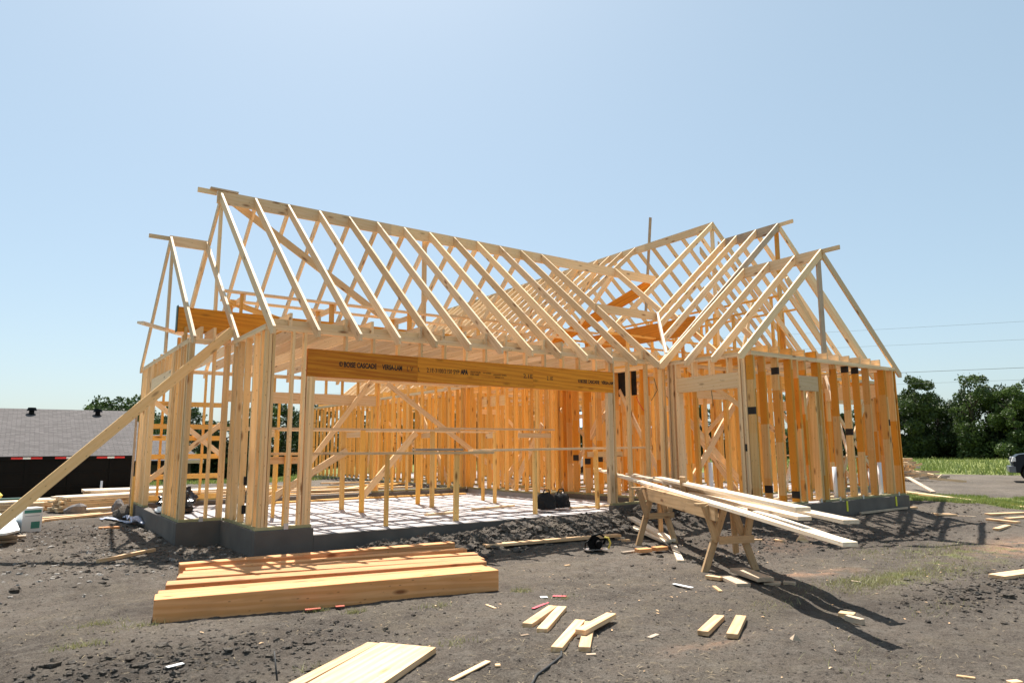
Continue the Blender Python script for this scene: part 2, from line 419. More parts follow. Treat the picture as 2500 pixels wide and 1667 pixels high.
# ------------------------------------------------------------------ ground
def build_ground():
    rs = [0.0, .6, 1.2, 1.8, 2.3, 2.7, 3.0]
    while rs[-1] < 3000:
        r = rs[-1]
        rs.append(r*(1.0040 if r < 13 else 1.0062 if r < 30 else 1.012 if r < 90 else 1.06))
    rs = np.array(rs[1:])
    a1 = np.radians(np.arange(12, 97, .14)); a2 = np.radians(np.arange(97, 372, 2.5))
    an = np.concatenate([a1, a2])
    A, Rr = np.meshgrid(an, rs)
    X = Rr*np.cos(A); Y = Rr*np.sin(A)
    Z = ground(X, Y)
    n, k = X.shape
    V = np.stack([X.ravel(), Y.ravel(), Z.ravel()], 1)
    V = np.vstack([V, [[0, 0, gz(0, 0)]]])
    i, j = np.meshgrid(np.arange(n-1), np.arange(k), indexing='ij')
    j2 = (j+1) % k
    F = np.stack([i*k+j, i*k+j2, (i+1)*k+j2, (i+1)*k+j], -1).reshape(-1, 4)[:, ::-1]
    jj = np.arange(k)
    tri = np.stack([np.full(k, n*k), jj, (jj+1) % k, (jj+1) % k], 1)
    me = fast_mesh('ground', V, F, True)
    me.materials.append(M_soil)
    x, y = V[:, 0], V[:, 1]; d = np.hypot(x, y); a = np.degrees(np.arctan2(y, x))
    g = sm(43, 46, d+2*fbm(x, y, .15, 2, 5))*(1-sm(60, 66, a))+sm(27, 31, d)*sm(58, 64, a)
    wob = 1.6*(fbm(x, y, .35, 2, 31)-.5)
    g = np.maximum(g, sm(19.0, 20.5, d+wob)*(1-sm(24.3, 25.5, d+wob))*(1-sm(27, 33, a)))
    g = np.maximum(g, .42*np.exp(-((x-8.3)/1.3)**2-((y-4.25)/.35)**2))
    g = np.maximum(g, .34*np.exp(-((x-11)/2.5)**2-((y-4.4)/.9)**2))
    g = np.maximum(g, .12*sm(.62, .75, fbm(x, y, .8, 3, 41))*(d < 14)*0)
    clay = .8*np.exp(-((x-7.9)/.55)**2-((y-4.95-.25*(7.9-x))/.16)**2)+.8*np.exp(-((x-12.6)/1.4)**2-((y-4.3)/.45)**2)+.5*np.exp(-((x-4.5)/.35)**2-((y-3.75)/.12)**2)
    clay = clay+.35*np.exp(-((x-10)/1.5)**2-((y-6.6)/.5)**2)
    clay = clay*sm(.3, .6, fbm(x, y, 5, 3, 51))
    dug = rough(x, y)*.85*(1-.5*np.exp(-((x-9.6)/1.2)**2-((y-7.9)/.7)**2))
    colr = np.stack([np.clip(g, 0, 1), np.clip(clay, 0, 1), np.clip(dug, 0, 1), np.ones_like(g)], 1).astype(np.float32)
    ca = me.color_attributes.new('cover', 'FLOAT_COLOR', 'POINT'); ca.data.foreach_set('color', colr.ravel())
    o = put('ground', me, Matrix.Identity(4)); tag(o, kind='structure')
build_ground()

# ------------------------------------------------------------------ the framed house
H = thing('house_frame', 'two storey-high timber house frame of pale studs and rafters on a grey slab', 'house frame', (2.66, 9.535, 0))
H['label'] = 'unfinished timber house frame of pale studs and open rafters on a grey slab'
HP = []            # every stick: (name, object)
def hp(o): HP.append(o); return o
T = 0.038
TOP = 2.75         # top of the upper wall plate
def stud(x, y, z0, z1, axis, w, mat, name='stud'):
    """vertical board; axis is the direction the wall runs"""
    wd = (0, 1, 0) if axis == 'x' else (1, 0, 0)
    return hp(board(name, (x, y, z0), (x, y, z1), w, T, wd, mat, H))
def plate(axis, c, a, b, z, w, mat, name='wall_plate'):
    p0, p1 = ((a, c, z), (b, c, z)) if axis == 'x' else ((c, a, z), (c, b, z))
    return hp(board(name, p0, p1, w, T, (0, 1, 0) if axis == 'x' else (1, 0, 0), mat, H))
def wall(axis, c, a, b, w=.089, mat=None, pos=None, openings=(), step=.4064, jitter=.0, bottom_mat=None, skip_plate=()):
    """a stud wall along axis at coordinate c from a to b; openings = (s0, s1, header_bottom, header_height[, sill])"""
    mat = mat or M_stud
    # plates, cut to 4.9 m lengths
    s = a
    while s < b-.05:
        e = min(b, s+4.9)
        plate(axis, c, s+.001, e-.001, TOP-T*1.5-.001, w, M_pale); s = e
    s = a+2.1 if b-a > 4 else a
    if s > a: plate(axis, c, a+.001, s-.001, TOP-T*.5, w, M_pale)
    while s < b-.05:
        e = min(b, s+4.9)
        plate(axis, c, s+.001, e-.001, TOP-T*.5, w, M_pale); s = e
    segs = []; s = a
    for o in sorted(openings):
        if o[4:] == () or o[4] is None:
            segs.append((s, o[0])); s = o[1]
    segs.append((s, b))
    for s0, s1 in segs:
        if s1-s0 > .05: plate(axis, c, s0+.001, s1-.001, T/2+.001, w, bottom_mat or M_treated, 'sill_plate')
    z0, z1 = T+.002, TOP-2*T-.002
    P = pos
    if P is None:
        P = list(np.arange(a+T/2, b-T, step))+[b-T/2]
    def at(s, za, zb, nm='stud'):
        if axis == 'x': stud(s, c, za, zb, axis, w, mat, nm)
        else: stud(c, s, za, zb, axis, w, mat, nm)
    for s in P:
        ins = [o for o in openings if o[0]-T < s < o[1]+T]
        if not ins: at(s+(rng.uniform(-jitter, jitter) if jitter else 0), z0, z1)
    for o in openings:
        s0, s1, hb, hh = o[:4]
        at(s0-T*1.5, z0, z1); at(s1+T*1.5, z0, z1)
        at(s0-T*.5, z0, hb-.002, 'trimmer'); at(s1+T*.5, z0, hb-.002, 'trimmer')
        p0, p1 = ((s0-T, c, hb+hh/2), (s1+T, c, hb+hh/2)) if axis == 'x' else ((c, s0-T, hb+hh/2), (c, s1+T, hb+hh/2))
        hp(board('header_beam', p0, p1, hh, w*.9, (0, 0, 1), M_pale, H))
        q = s0+.2
        while q < s1-.05:
            if hb+hh < z1-.06: at(q, hb+hh+.001, z1, 'cripple_stud')
            if o[4:] and o[4] is not None: at(q, z0, o[4]-T, 'cripple_stud')
            q += step
        if o[4:] and o[4] is not None: plate(axis, c, s0, s1, o[4]-T/2+.002, w, M_pale, 'window_sill')

# --- slab and curbs
def slab_mesh(name, poly, z0, z1, mat):
    n = len(poly)
    V = [(x, y, z0) for x, y in poly]+[(x, y, z1) for x, y in poly]
    F = [tuple(range(n-1, -1, -1)), tuple(range(n, 2*n))]+[(i, (i+1) % n, (i+1) % n+n, i+n) for i in range(n)]
    return put(name, mesh(name, V, F), Matrix.Identity(4), H, mat)
slab_mesh('garage_slab', [(2.8, 9.56), (10.56, 9.56), (10.56, 12.9), (9.9, 12.9), (9.9, 16.0), (2.2, 16.0), (2.2, 11.5), (2.8, 11.5)], -.7, -.10, M_slab)
slab_mesh('house_slab', [(10.62, 7.56), (15.72, 7.56), (15.72, 9.5), (18.9, 9.5), (18.9, 28), (9.93, 28), (9.93, 16.1), (9.93, 12.93), (10.62, 12.93)], -.8, -.004, M_slab)
def curb(x0, x1, y0, y1): abox('foundation_curb', x0, x1, y0, y1, -.9, -.002, M_curb, H, .006)
abox('slab_edge', 3.421, 9.019, 9.50, 9.558, -.9, -.103, M_curb, H, .004)
curb(2.64, 3.42, 9.50, 9.645); curb(2.64, 2.795, 9.647, 11.34); curb(2.02, 2.795, 11.342, 11.49); curb(2.02, 2.17, 11.492, 16.02)
curb(2.02, 9.92, 16.022, 16.2); curb(9.02, 10.58, 9.50, 9.645); curb(10.57, 10.617, 9.647, 12.9)
curb(10.565, 10.615, 7.5, 9.498); curb(10.565, 15.79, 7.49, 7.555); curb(15.722, 15.79, 7.557, 9.49)
abox('floor_step', 9.905, 10.56, 12.902, 12.925, -.6, -.003, M_curb, H)

# --- garage front wall (y 9.535)
YG = 9.582
wall('x', YG, 2.66, 10.60, mat=M_outer, pos=[2.70, 2.742, 2.79, 3.06, 3.226, 9.14, 9.55, 10.04, 10.46, 10.54], skip_plate=())
for o in [o for o in HP if o.name.startswith('sill_plate')]:
    HP.remove(o); bpy.data.objects.remove(o)
plate('x', YG, 2.645, 3.40, T/2+.001, .095, M_treated, 'sill_plate'); plate('x', YG, 9.03, 10.58, T/2+.001, .095, M_treated, 'sill_plate')
for x in (3.268, 3.308, 3.348): stud(x+.012, YG, T+.002, 2.062, 'x', .089, M_outer, 'trimmer')
for x in (9.00, 9.04, 9.08): stud(x, YG, T+.002, 2.062, 'x', .089, M_pale, 'trimmer')
HX = [(3.262, 4.985), (4.987, 7.225), (7.227, 9.118)]
hbeams = []
for i, (a, b) in enumerate(HX):
    o = hp(board('header_beam', (a, YG-.004, 2.2585), (b, YG-.004, 2.2585), .388, .092, (0, 0, 1), M_lvl, H)); hbeams.append(o)
for x in [3.83, 4.26, 4.67, 5.06, 5.48, 5.88, 6.26, 6.69, 7.09, 7.5, 7.91, 8.29, 8.70, 9.03]:
    stud(x, YG, 2.4555, 2.672, 'x', .089, M_outer, 'cripple_stud')
# --- printed lettering on the header
def text(body, x0, x1, z, size, parent, bold=0.0, y=YG-.0525):
    cu = bpy.data.curves.new('printed_lettering', 'FONT'); cu.body = body; cu.size = size; cu.offset = bold; cu.resolution_u = 3
    cu.extrude = .0004
    o = bpy.data.objects.new('printed_lettering', cu); COL.objects.link(o)
    bpy.context.view_layer.update()
    wdt = max(o.dimensions.x, .001)
    M = Matrix.Translation((x0, y, z)) @ Matrix.Rotation(R(90), 4, 'X') @ Matrix.Diagonal(((x1-x0)/wdt, 1, 1, 1))
    cu.materials.append(M_ink)
    me = bpy.data.meshes.new_from_object(o); bpy.data.objects.remove(o); bpy.data.curves.remove(cu)
    me.name = 'printed_lettering'
    return put('printed_lettering', me, M, parent)
b0, b1, b2 = hbeams
text('BOISE CASCADE', 3.79, 4.30, 2.225, .105, b0, .0035)
text('O', 3.715, 3.775, 2.228, .10, b0, .0005); text('t', 3.735, 3.758, 2.238, .08, b0, .002)
text('VERSA-LAM', 4.395, 4.725, 2.225, .105, b0, .0035)
text('L V', 4.80, 4.90, 2.225, .10, b0)
text('L', 4.99, 5.02, 2.225, .10, b1)
text('2.1E-3100/2150 SYP', 5.145, 5.735, 2.225, .10, b1, .0004)
text('APA', 5.765, 5.905, 2.23, .105, b1, .0055)
text('DESIGN VALUES', 5.945, 6.14, 2.262, .042, b1); text('ESR-1040', 5.945, 6.11, 2.222, .042, b1)
text('NO ADDED', 6.19, 6.35, 2.262, .030, b1); text('LAMINATED VENEER', 6.39, 6.66, 2.245, .030, b1); text('GRADE 2.1E', 6.42, 6.60, 2.205, .030, b1)
text('2.1E', 7.14-.13, 7.21, 2.235, .10, b1, .0006)
text('2.1E', 7.52, 7.66, 2.225, .095, b2, .0006)
text('BOISE CASCADE', 8.30, 8.76, 2.215, .085, b2, .003)
text('O', 8.24, 8.288, 2.218, .08, b2, .0005); text('t', 8.256, 8.274, 2.226, .065, b2, .002)
text('VERSA-LAM', 8.82, 9.115, 2.215, .085, b2, .003)

# --- left returns of the garage and its bay
wall('y', 2.7055, 9.63, 11.36, mat=M_outer, pos=[9.72, 10.05, 10.50, 10.90, 11.14, 11.18])
wall('x', 11.4105, 2.05, 2.66, mat=M_outer, pos=[2.075, 2.115, 2.43, 2.60, 2.64])
wall('y', 2.0905, 11.46, 16.02, mat=M_outer, pos=[11.48, 11.52, 11.74, 11.96, 12.22, 12.42, 12.56, 12.62, 14.95, 15.05, 15.3, 15.42, 15.75, 15.98],
     openings=[(12.80, 14.80, 2.16, .24)])
wall('x', 16.11, 2.05, 9.90, mat=M_stud, step=.4064, openings=[(3.75, 7.22, 2.10, .25)])
for z in (.03, .45, .86, 1.24, 1.48, 1.95): hp(board('blocking', (2.2, 16.02, z+.06), (3.68, 16.02, z+.06), .10, T, (0, 0, 1), M_stud, H))
stud(4.89, 16.11, .04, 2.095, 'x', .089, M_stud)
# --- garage right wall, jog and hall wall
wall('y', 10.70, 9.63, 12.90, w=.14, mat=M_joint, pos=[9.9, 10.3, 10.72, 11.12, 11.35, 11.68, 12.09, 12.5, 12.72, 12.87])
wall('x', 12.95, 9.90, 10.6, mat=M_stud, pos=[9.93, 10.2, 10.5, 10.56])
wall('y', 9.95, 13.0, 16.05, mat=M_stud)
wall('y', 9.95, 16.2, 28.0, mat=M_stud, )
# --- right wing: left face, front face, right side (2x6)
YR = 7.61
wall('y', 10.675, 7.69, 9.53, w=.14, mat=M_pale, pos=[7.71, 7.75, 9.40, 9.44, 9.51], openings=[(7.87, 9.25, 2.11, .28)])
wall('x', YR, 10.605, 15.76, w=.14, mat=M_joint, pos=[10.64, 10.68, 10.99, 11.40, 11.80, 11.845, 12.75, 12.80, 13.36, 13.81, 14.20, 14.61, 15.27, 15.33, 15.64, 15.74],
     openings=[(12.08, 12.66, 2.10, .285)])
for x in (12.16, 12.20, 12.55, 12.60): stud(x+.02, YR, T+.002, 2.095, 'x', .14, M_joint, 'trimmer')
wall('y', 15.69, 7.69, 9.5, w=.14, mat=M_joint, openings=[(7.98, 9.10, 2.10, .30)])
wall('x', 9.5, 15.7, 18.9, w=.14, mat=M_joint, openings=[(16.6, 17.9, 2.1, .28, .8)])
wall('y', 18.83, 9.6, 28, w=.14, mat=M_stud, openings=[(11.5, 12.9, 2.1, .28, .8), (16.5, 18.3, 2.1, .28), (22, 23.4, 2.1, .28, .8)])
wall('x', 28.05, 9.95, 18.9, w=.14, mat=M_stud, openings=[(12.5, 14.3, 2.1, .28, .8)])
# --- inner partitions
wall('x', 9.55, 10.78, 15.6, mat=M_stud, openings=[(11.5, 12.4, 2.05, .15)])
wall('y', 13.3, 9.62, 13.4, mat=M_stud, openings=[(10.6, 11.5, 2.05, .15)])
wall('x', 13.5, 10.8, 18.7, mat=M_stud, openings=[(14.2, 15.2, 2.05, .15)])
wall('y', 16.0, 13.6, 22, mat=M_stud, openings=[(18, 19, 2.05, .15)])
wall('x', 17.4, 10.05, 15.9, mat=M_stud, openings=[(11.2, 12.1, 2.05, .15)])
wall('y', 12.9, 17.5, 24, mat=M_stud)
wall('x', 22.2, 10.05, 18.7, mat=M_stud, openings=[(14, 15.2, 2.05, .15)])
wall('x', 15.2, 10.06, 15.9, mat=M_stud, openings=[(12.0, 12.9, 2.05, .15)])
wall('y', 11.5, 13.6, 17.3, mat=M_stud)
wall('y', 14.6, 13.6, 15.1, mat=M_joint); wall('y', 14.4, 17.5, 22.1, mat=M_stud)
wall('x', 19.8, 10.06, 12.85, mat=M_stud)
wall('y', 11.9, 9.65, 13.4, mat=M_joint, openings=[(12.2, 13.0, 2.05, .15)])
wall('y', 11.1, 17.6, 27.9, mat=M_stud)
hp(board('header_beam', (10.0, 14.25, 2.25), (10.0, 15.5, 2.25), .26, .03, (0, 0, 1), M_outer, H))
# ink squares printed on studs of the right wing
def ink(x, y, z, axis):
    # nearest stud
    best = min((o for o in HP if o.name.startswith('stud')), key=lambda o: (WM[o.name].translation.xy-Vector((x, y))).length)
    c = WM[best.name].translation
    if axis == 'x': abox('ink_mark', c.x-.0205, c.x+.0205, c.y-.0708, c.y+.0708, z-.065, z+.065, M_ink, best)
    else: abox('ink_mark', c.x-.0708, c.x+.0708, c.y-.0205, c.y+.0205, z-.065, z+.065, M_ink, best)
for x, z in ((10.99, .30), (11.40, 2.43), (11.80, .17), (13.81, 2.60), (14.20, 2.6), (13.81, 1.33), (15.33, 1.54), (10.64, 1.68)): ink(x, YR, z, 'x')
ink(10.675, 7.75, 1.03, 'y')
for y, z in ((12.5, .82), (12.09, .74), (11.68, .80)): ink(10.70, y, z, 'y')

# --- roof
def rafter(Rp, Ep, mat=None, w=.14, name='rafter', tail=.1):
    """Rp ridge point and Ep eave point on the top edge"""
    mat = mat or M_pale
    Rp, Ep = Vector(Rp), Vector(Ep)
    X = (Ep-Rp).normalized(); L = (Ep-Rp).length
    Yd = Vector((0, 0, 1)).cross(X).normalized(); Z = X.cross(Yd)
    c, s = math.hypot(X.x, X.y), -X.z
    poly = [(0, 0), (L, 0)]
    if tail:
        poly.append((L+tail*s, -tail*c)); q = (w-tail*c)/s
        poly.append((L+tail*s-q*c, -w))
    else: poly.append((L+w*s/c, -w))
    poly.append((w*s/c, -w))
    mid = L/2
    poly = [(a-mid, b) for a, b in poly]
    o = (Rp+Ep)/2
    M = Matrix(((X.x, Yd.x, Z.x, o.x), (X.y, Yd.y, Z.y, o.y), (X.z, Yd.z, Z.z, o.z), (0, 0, 0, 1)))
    return hp(prism(name, poly[::-1], T, M, mat, H))
SG, SP = .812, .84
zg = lambda y: 3.0+SG*(y-9.535)          # garage front slope
zl = lambda x: 2.95+SP*(x-10.6)          # main left slope
YRG = 12.85; ZRG = 5.69
# garage ridge, in three lengths, with a thin board lapping out at the gable
for a, b in ((2.62, 6.05), (6.052, 9.75), (9.752, 13.98)):
    hp(board('ridge_board', (a, YRG, ZRG-.12), (b, YRG, ZRG-.12), .235, T, (0, 0, 1), M_pale, H))
hp(board('ridge_board', (2.30, YRG+.05, ZRG-.035), (2.62, YRG+.05, ZRG-.035), .085, T, (0, 0, 1), M_pale, H))
hp(board('ridge_board', (2.50, YRG+.01, ZRG+.022), (2.98, YRG+.01, ZRG+.022), .09, .03, (0, 1, 0), M_old, H))
for k in range(13):
    x = 2.68+.6115*k
    rafter((x, YRG-.02, ZRG-.01), (x, 9.19, zg(9.19)-.05))
    if x < 9.9: rafter((x+.02, YRG+.02, ZRG-.01), (x+.02, 16.45, zg(9.25)-.05))
for k in range(5):
    x = 10.02+.6115*k; yv = 16.15-(x-10.6)
    if k: rafter((x, YRG+.02, ZRG-.01), (x, min(16.1, yv), ZRG-.01-SG*(min(16.1, yv)-YRG)), tail=0)
rafter((12.47, YRG-.02, ZRG-.01), (12.32, 11.18, 4.33), tail=0)
hp(board('ridge_board', (9.97, 10.93, 4.03), (11.98, 10.99, 4.05), .185, T, (0, 0, 1), M_pale, H))
hp(board('valley_board', (10.58, 9.50, 2.87), (12.0, 11.0, 4.10), .14, .045, (0, 0, 1), M_white, H))
hp(board('valley_board', (10.62, 16.1, 2.85), (13.83, 12.9, 5.45), .285, .045, (0, 0, 1), M_lvl, H))
# garage bay gable
YB = 13.75; ZB = 4.97
hp(board('ridge_board', (2.03, YB, ZB-.09), (2.70, YB, ZB-.09), .185, T, (0, 0, 1), M_pale, H))
hp(board('ridge_board', (1.69, YB+.04, ZB-.045), (2.04, YB+.04, ZB-.045), .07, T, (0, 0, 1), M_pale, H))
for x in (2.05, 2.68):
    rafter((x, YB-.02, ZB-.01), (x, 10.98, 2.72)); rafter((x, YB+.02, ZB-.01), (x, 16.42, 2.76))
# plumb posts in the gables
for (x, y, z1, z0, t) in ((2.72, 12.93, 5.46, 2.9, .14), (2.08, 13.70, 4.8, 2.78, .14)):
    hp(board('king_post', (x, y, z0), (x, y, z1), t, T, (0, 1, 0), M_pale, H))
hp(board('king_post', (6.9, 12.95, 2.9), (6.9, 12.95, 5.5), .10, T, (1, 0, 0), M_pale, H))
hp(board('roof_brace', (2.98, 13.1, 5.60), (5.95, 13.1, 3.80), .14, T, (0, 0, 1), M_pale, H))
hp(board('roof_brace', (2.95, 12.9, 3.68), (5.6, 12.9, 2.98), .10, T, (0, 0, 1), M_stud, H))
hp(board('outlooker', (1.42, 11.83, 2.99), (2.45, 13.05, 2.99), .10, T, (1, -1, 0), M_white, H))
for y in (12.0, 12.15, 12.55, 14.2, 15.0): hp(board('blocking', (2.10, y, 2.76), (2.10, y, 2.76+.16+.12*math.sin(y*7)), .09, T, (0, 1, 0), M_joint, H))
# low gable of the right wing
XL, ZL = 13.18, 5.05
hp(board('ridge_board', (XL, 7.56, ZL-.12), (XL, 9.5, ZL-.12), .235, T, (0, 0, 1), M_pale, H))
hp(board('ridge_board', (XL+.03, 7.18, ZL-.05), (XL+.03, 7.57, ZL-.05), .085, T, (0, 0, 1), M_pale, H))
SL = (ZL-2.67)/(XL-10.28)
for y in (7.56, 8.15, 8.78, 9.42):
    rafter((XL-.02, y, ZL-.01), (10.28, y, 2.68)); rafter((XL+.02, y, ZL-.01), (16.05, y, 2.65))
hp(board('king_post', (XL, 7.66, 2.80), (XL-.07, 7.60, ZL-.2), .14, T, (1, 0, 0), M_old, H))
# upper gable
XU, ZU = 14.74, 6.43
hp(board('ridge_board', (XU, 9.5, ZU-.12), (XU, 11.08, ZU-.12), .235, T, (0, 0, 1), M_old, H))
hp(board('ridge_board', (XU+.03, 9.12, ZU-.05), (XU+.03, 9.52, ZU-.05), .085, T, (0, 0, 1), M_pale, H))
rafter((XU-.02, 9.50, ZU-.01), (10.28, 9.47, 2.68), mat=M_old)
for y in (10.12, 10.70, 11.06):
    yy = y-.1; xv = 10.6+(yy-9.5)*.97
    rafter((XU-.02, y, ZU-.01), (xv, y-.05, zl(xv)), tail=0)
for y in (9.5, 10.12, 10.7, 11.3, 11.9): rafter((XU+.02, y, ZU-.01), (19.2, y, 2.68))
hp(board('king_post', (XU, 9.60, 2.8), (XU, 9.56, ZU-.2), .14, T, (1, 0, 0), M_joint, H))
# main ridge
XM, ZM = 16.02, 7.50
for a, b in ((12.40, 15.10), (15.102, 19.4), (19.402, 23.7), (23.702, 28.1)):
    hp(board('ridge_board', (XM, a, ZM-.12), (XM, b, ZM-.12), .235, T, (0, 0, 1), M_pale, H))
rafter((XM-.02, 12.43, ZM-.01), (11.3, 12.40, zl(11.3)), tail=0)
k = 0
for y in np.arange(12.43, 28.1, .6096):
    rafter((XM+.02, y, ZM-.01), (21.6, y, 2.8))
    if y > 14.9: rafter((XM-.02, y+.05, ZM-.01), (10.25 if y > 16.2 else 10.6+(16.1-y)*.8, y+.05, zl(10.25 if y > 16.2 else 10.6+(16.1-y)*.8)))
hp(board('king_post', (XM+.06, 12.5, 3.0), (XM, 12.46, ZM-.2), .14, T, (1, 0, 0), M_pale, H))
hp(board('roof_brace', (16.1, 15.25, 5.3), (16.1, 14.9, 8.35), .089, T, (1, 0, 0), M_old, H))
# ceiling joists: garage, right wing, main house
def joist(p0, p1, w=.184, mat=M_pale):
    return hp(board('ceiling_joist', (*p0, TOP+.002+w/2), (*p1, TOP+.002+w/2), w, T, (0, 0, 1), mat, H))
for k in range(19): joist((2.76+.4075*k+.25, 9.55), (2.76+.4075*k+.25, 16.1))
joist((2.75, 9.62), (10.5, 9.655), w=.09)
hp(board('carrier_beam', (1.98, 12.1, 3.14), (10.55, 12.1, 3.14), .40, .09, (0, 0, 1), M_lvl, H))
abox('beam_end_cover', 1.965, 1.978, 12.04, 12.16, 2.93, 3.36, M_dgreen, H)
for k in range(3): joist((2.22+.19*k, 11.38), (2.22+.19*k, 12.05))
for x in (11.16, 11.49, 11.89, 12.32, 12.71, 13.12, 13.55, 13.93, 14.35, 14.77, 15.17): joist((x, 7.56), (x, 9.5), w=.14, mat=M_joint if x < 13 else M_pale)
for k, y in enumerate(np.arange(9.9, 28, .6096)): joist((10.62 if y < 16 else 9.95, y), (18.9, y), mat=M_stud)
hp(board('carrier_beam', (13.2, 10.9, 3.96), (13.2, 14.9, 3.96), .45, .045, (0, 0, 1), M_lvl, H))
hp(board('carrier_beam', (10.7, 13.55, 3.15), (15.4, 13.55, 3.15), .40, .045, (0, 0, 1), M_lvl, H))
for (a, b) in (((15.0, 9.6, 4.7), (15.0, 15.5, 4.7)), ((16.0, 9.9, 4.5), (16.0, 15.5, 4.5)), ((14.0, 9.6, 4.2), (14.0, 13.5, 4.2)), ((11.4, 12.2, 3.8), (17.5, 12.2, 3.8)), ((11.4, 13.6, 3.8), (17.5, 13.6, 3.8))):
    hp(board('purlin', a, b, .09, T, (1, 0, 0) if a[0] == b[0] else (0, 1, 0), M_stud, H))
for x, y in ((15, 10), (15, 12), (15, 14), (16, 10.5), (16, 13), (14, 10.4), (14, 12), (12.2, 12.2), (13.9, 12.2), (15.6, 12.2), (12.2, 13.6), (13.9, 13.6), (15.6, 13.6), (17, 11), (17.2, 13.5)):
    hp(board('roof_post', (x, y, 2.95), (x, y, 4.7 if x > 14.5 else 4.2 if x == 14 else 3.78), .089, T, (1, 0, 0), M_stud if (x+y) % 2 else M_joint, H))
for (a, b) in (((15.0, 9.9, 3.0), (14.9, 12.0, 5.3)), ((13.1, 10, 3.0), (14.0, 12.5, 4.7)), ((17.5, 9.8, 3.0), (15.4, 9.8, 5.2)), ((16.5, 12.2, 3.0), (17.7, 12.4, 5.4))):
    hp(board('roof_brace', a, b, .14, T, (0, 0, 1), M_pale, H))
# diagonal wall braces
def brace(a, b, w=.14, mat=M_pale, wd=(0, 0, 1), nm='diagonal_brace'): hp(board(nm, a, b, w, T, wd, mat, H))
brace((7.084, 15.98, 2.70), (5.55, 15.98, .68), w=.12)
brace((7.479, 15.9, 2.66), (11.1, 15.6, .12), w=.12)
brace((2.22, 15.97, 2.1), (3.7, 15.97, .9), w=.10); brace((2.22, 15.93, .4), (3.6, 15.93, 1.6), w=.10)
brace((10.1, 14.2, .05), (10.1, 12.99, 1.6)); brace((10.06, 17.2, .05), (10.06, 19.2, 2.4)); brace((10.06, 23.2, .05), (10.06, 21.7, 2.4))
brace((10.80, 9.75, .1), (10.80, 11.1, 2.3), w=.089); brace((10.85, 12.9, .3), (10.85, 11.3, 2.5), w=.089)
brace((11.2, 9.66, .2), (13.1, 9.66, 2.2), w=.14); brace((13.0, 9.7, .3), (11.0, 9.7, 1.9), w=.14)
brace((15.6, 9.42, 2.66), (14.0, 9.30, .1), w=.089, mat=M_white); brace((15.3, 8.9, 2.65), (14.3, 7.95, .9), w=.089, mat=M_white)
brace((12.0, 8.1, .05), (12.9, 8.6, .9), w=.089, mat=M_white); brace((10.85, 9.2, 2.6), (12.2, 8.0, 1.2), w=.089)
for x0, y0, x1, y1 in ((11, 13.4, 13, 13.4), (14, 13.4, 16, 13.4), (13.22, 10, 13.22, 12), (16.1, 14, 16.1, 16.5), (12, 17.3, 14, 17.3), (10.4, 22.1, 12.5, 22.1), (15, 22.1, 17, 22.1), (16.4, 9.42, 18.2, 9.42)):
    brace((x0, y0, .1), (x1, y1, 2.5), w=.12)
    brace((x1, y1, .3), (x0, y0, 2.0), w=.089)
for i, yb in enumerate((10.4, 11.2, 14.4, 18.2)): brace((18.7, yb, .2), (18.7, yb+1.4, 2.5), w=.089)
brace((2.02, 11.27, -.36), (2.02, 11.27, 1.2), w=.05, wd=(1, 0, 0)) if False else None
# stake and the long raking brace left of the bay
o = board('raking_brace', (-.55, 11.10, -.33), (2.66, 11.325, 2.90), .14, T, (0, 0, 1), M_outer, H); hp(o)
hp(board('corner_stake', (1.985, 16.02, -.15), (1.985, 16.02, 2.0), .06, T, (0, 1, 0), M_old, H))
hp(board('corner_stake', (1.965, 15.6, -.32), (1.965, 15.6, .55), .089, T, (0, 1, 0), M_stud, H))
# anchor brackets on the sill
for x, y in ((3.05, 9.525), (2.36, 11.352), (13.15, 7.535), (14.0, 7.535), (12.5, 7.535), (15.45, 7.535)):
    abox('anchor_bracket', x-.03, x+.03, y-.004, y+.003, -.02, .075, M_galv, H)
for x in (13.29, 15.20): abox('yellow_strap', x-.025, x+.025, 7.478, 7.488, -.2, -.006, M_yellow, H)
for x, y, z in ((13.34, 7.72, .64), (15.09, 7.72, .70), (11.40, 9.2, .74), (17.3, 9.1, .5)):
    V, F = tube_vf([(x, y, -.05), (x, y, z)], .042, 14); put('drain_pipe', mesh('drain_pipe', V, F, True), Matrix.Identity(4), H, M_pvc)
# dark sheet and loose wires at the top of the garage side wall
abox('dark_panel', 10.80, 10.83, 10.6, 11.35, 2.16, 2.70, M_bag, H)
for (p, q, r_, mt) in (((10.62, 9.9, 2.45), (10.60, 9.8, 2.2), (10.61, 9.98, 2.0), M_dgreen), ((10.6, 10.4, 2.1), (10.58, 10.3, 1.95), (10.6, 10.2, 1.8), M_red), ((11.9, 9.45, 2.4), (11.8, 9.4, 2.2), (11.9, 9.45, 1.9), M_dgreen)):
    tube('loose_wire', [p, q, r_], .007, mt, H, 6)
abox('ribbon', 13.0, 13.03, 13.3, 13.33, 1.0, 1.6, M_orange, H)
# torn black paper strips on a stud
for z, dx in ((.62, 0), (.42, .03), (.22, -.01)): abox('torn_paper', 2.72+dx, 2.79+dx, 10.455, 10.468, z-.07, z+.05, M_bag, H)

# limit: 300 of a name stay single, the rest joined
def limit(prefix, n=298):
    objs = [o for o in HP if o.name.split('.')[0] == prefix]
    if len(objs) <= n: return
    objs.sort(key=lambda o: WM[o.name].translation.length)
    far = objs[n:]
    V = []; F = []
    for o in far:
        M = WM[o.name]; b = len(V)
        V += [tuple(M @ v.co) for v in o.data.vertices]
        F += [tuple(b+i for i in p.vertices) for p in o.data.polygons]
        bpy.data.objects.remove(o)
    me = mesh(prefix, V, F); s = put(prefix, me, Matrix.Identity(4), H, M_stud); s['kind'] = 'stuff'
limit('stud')

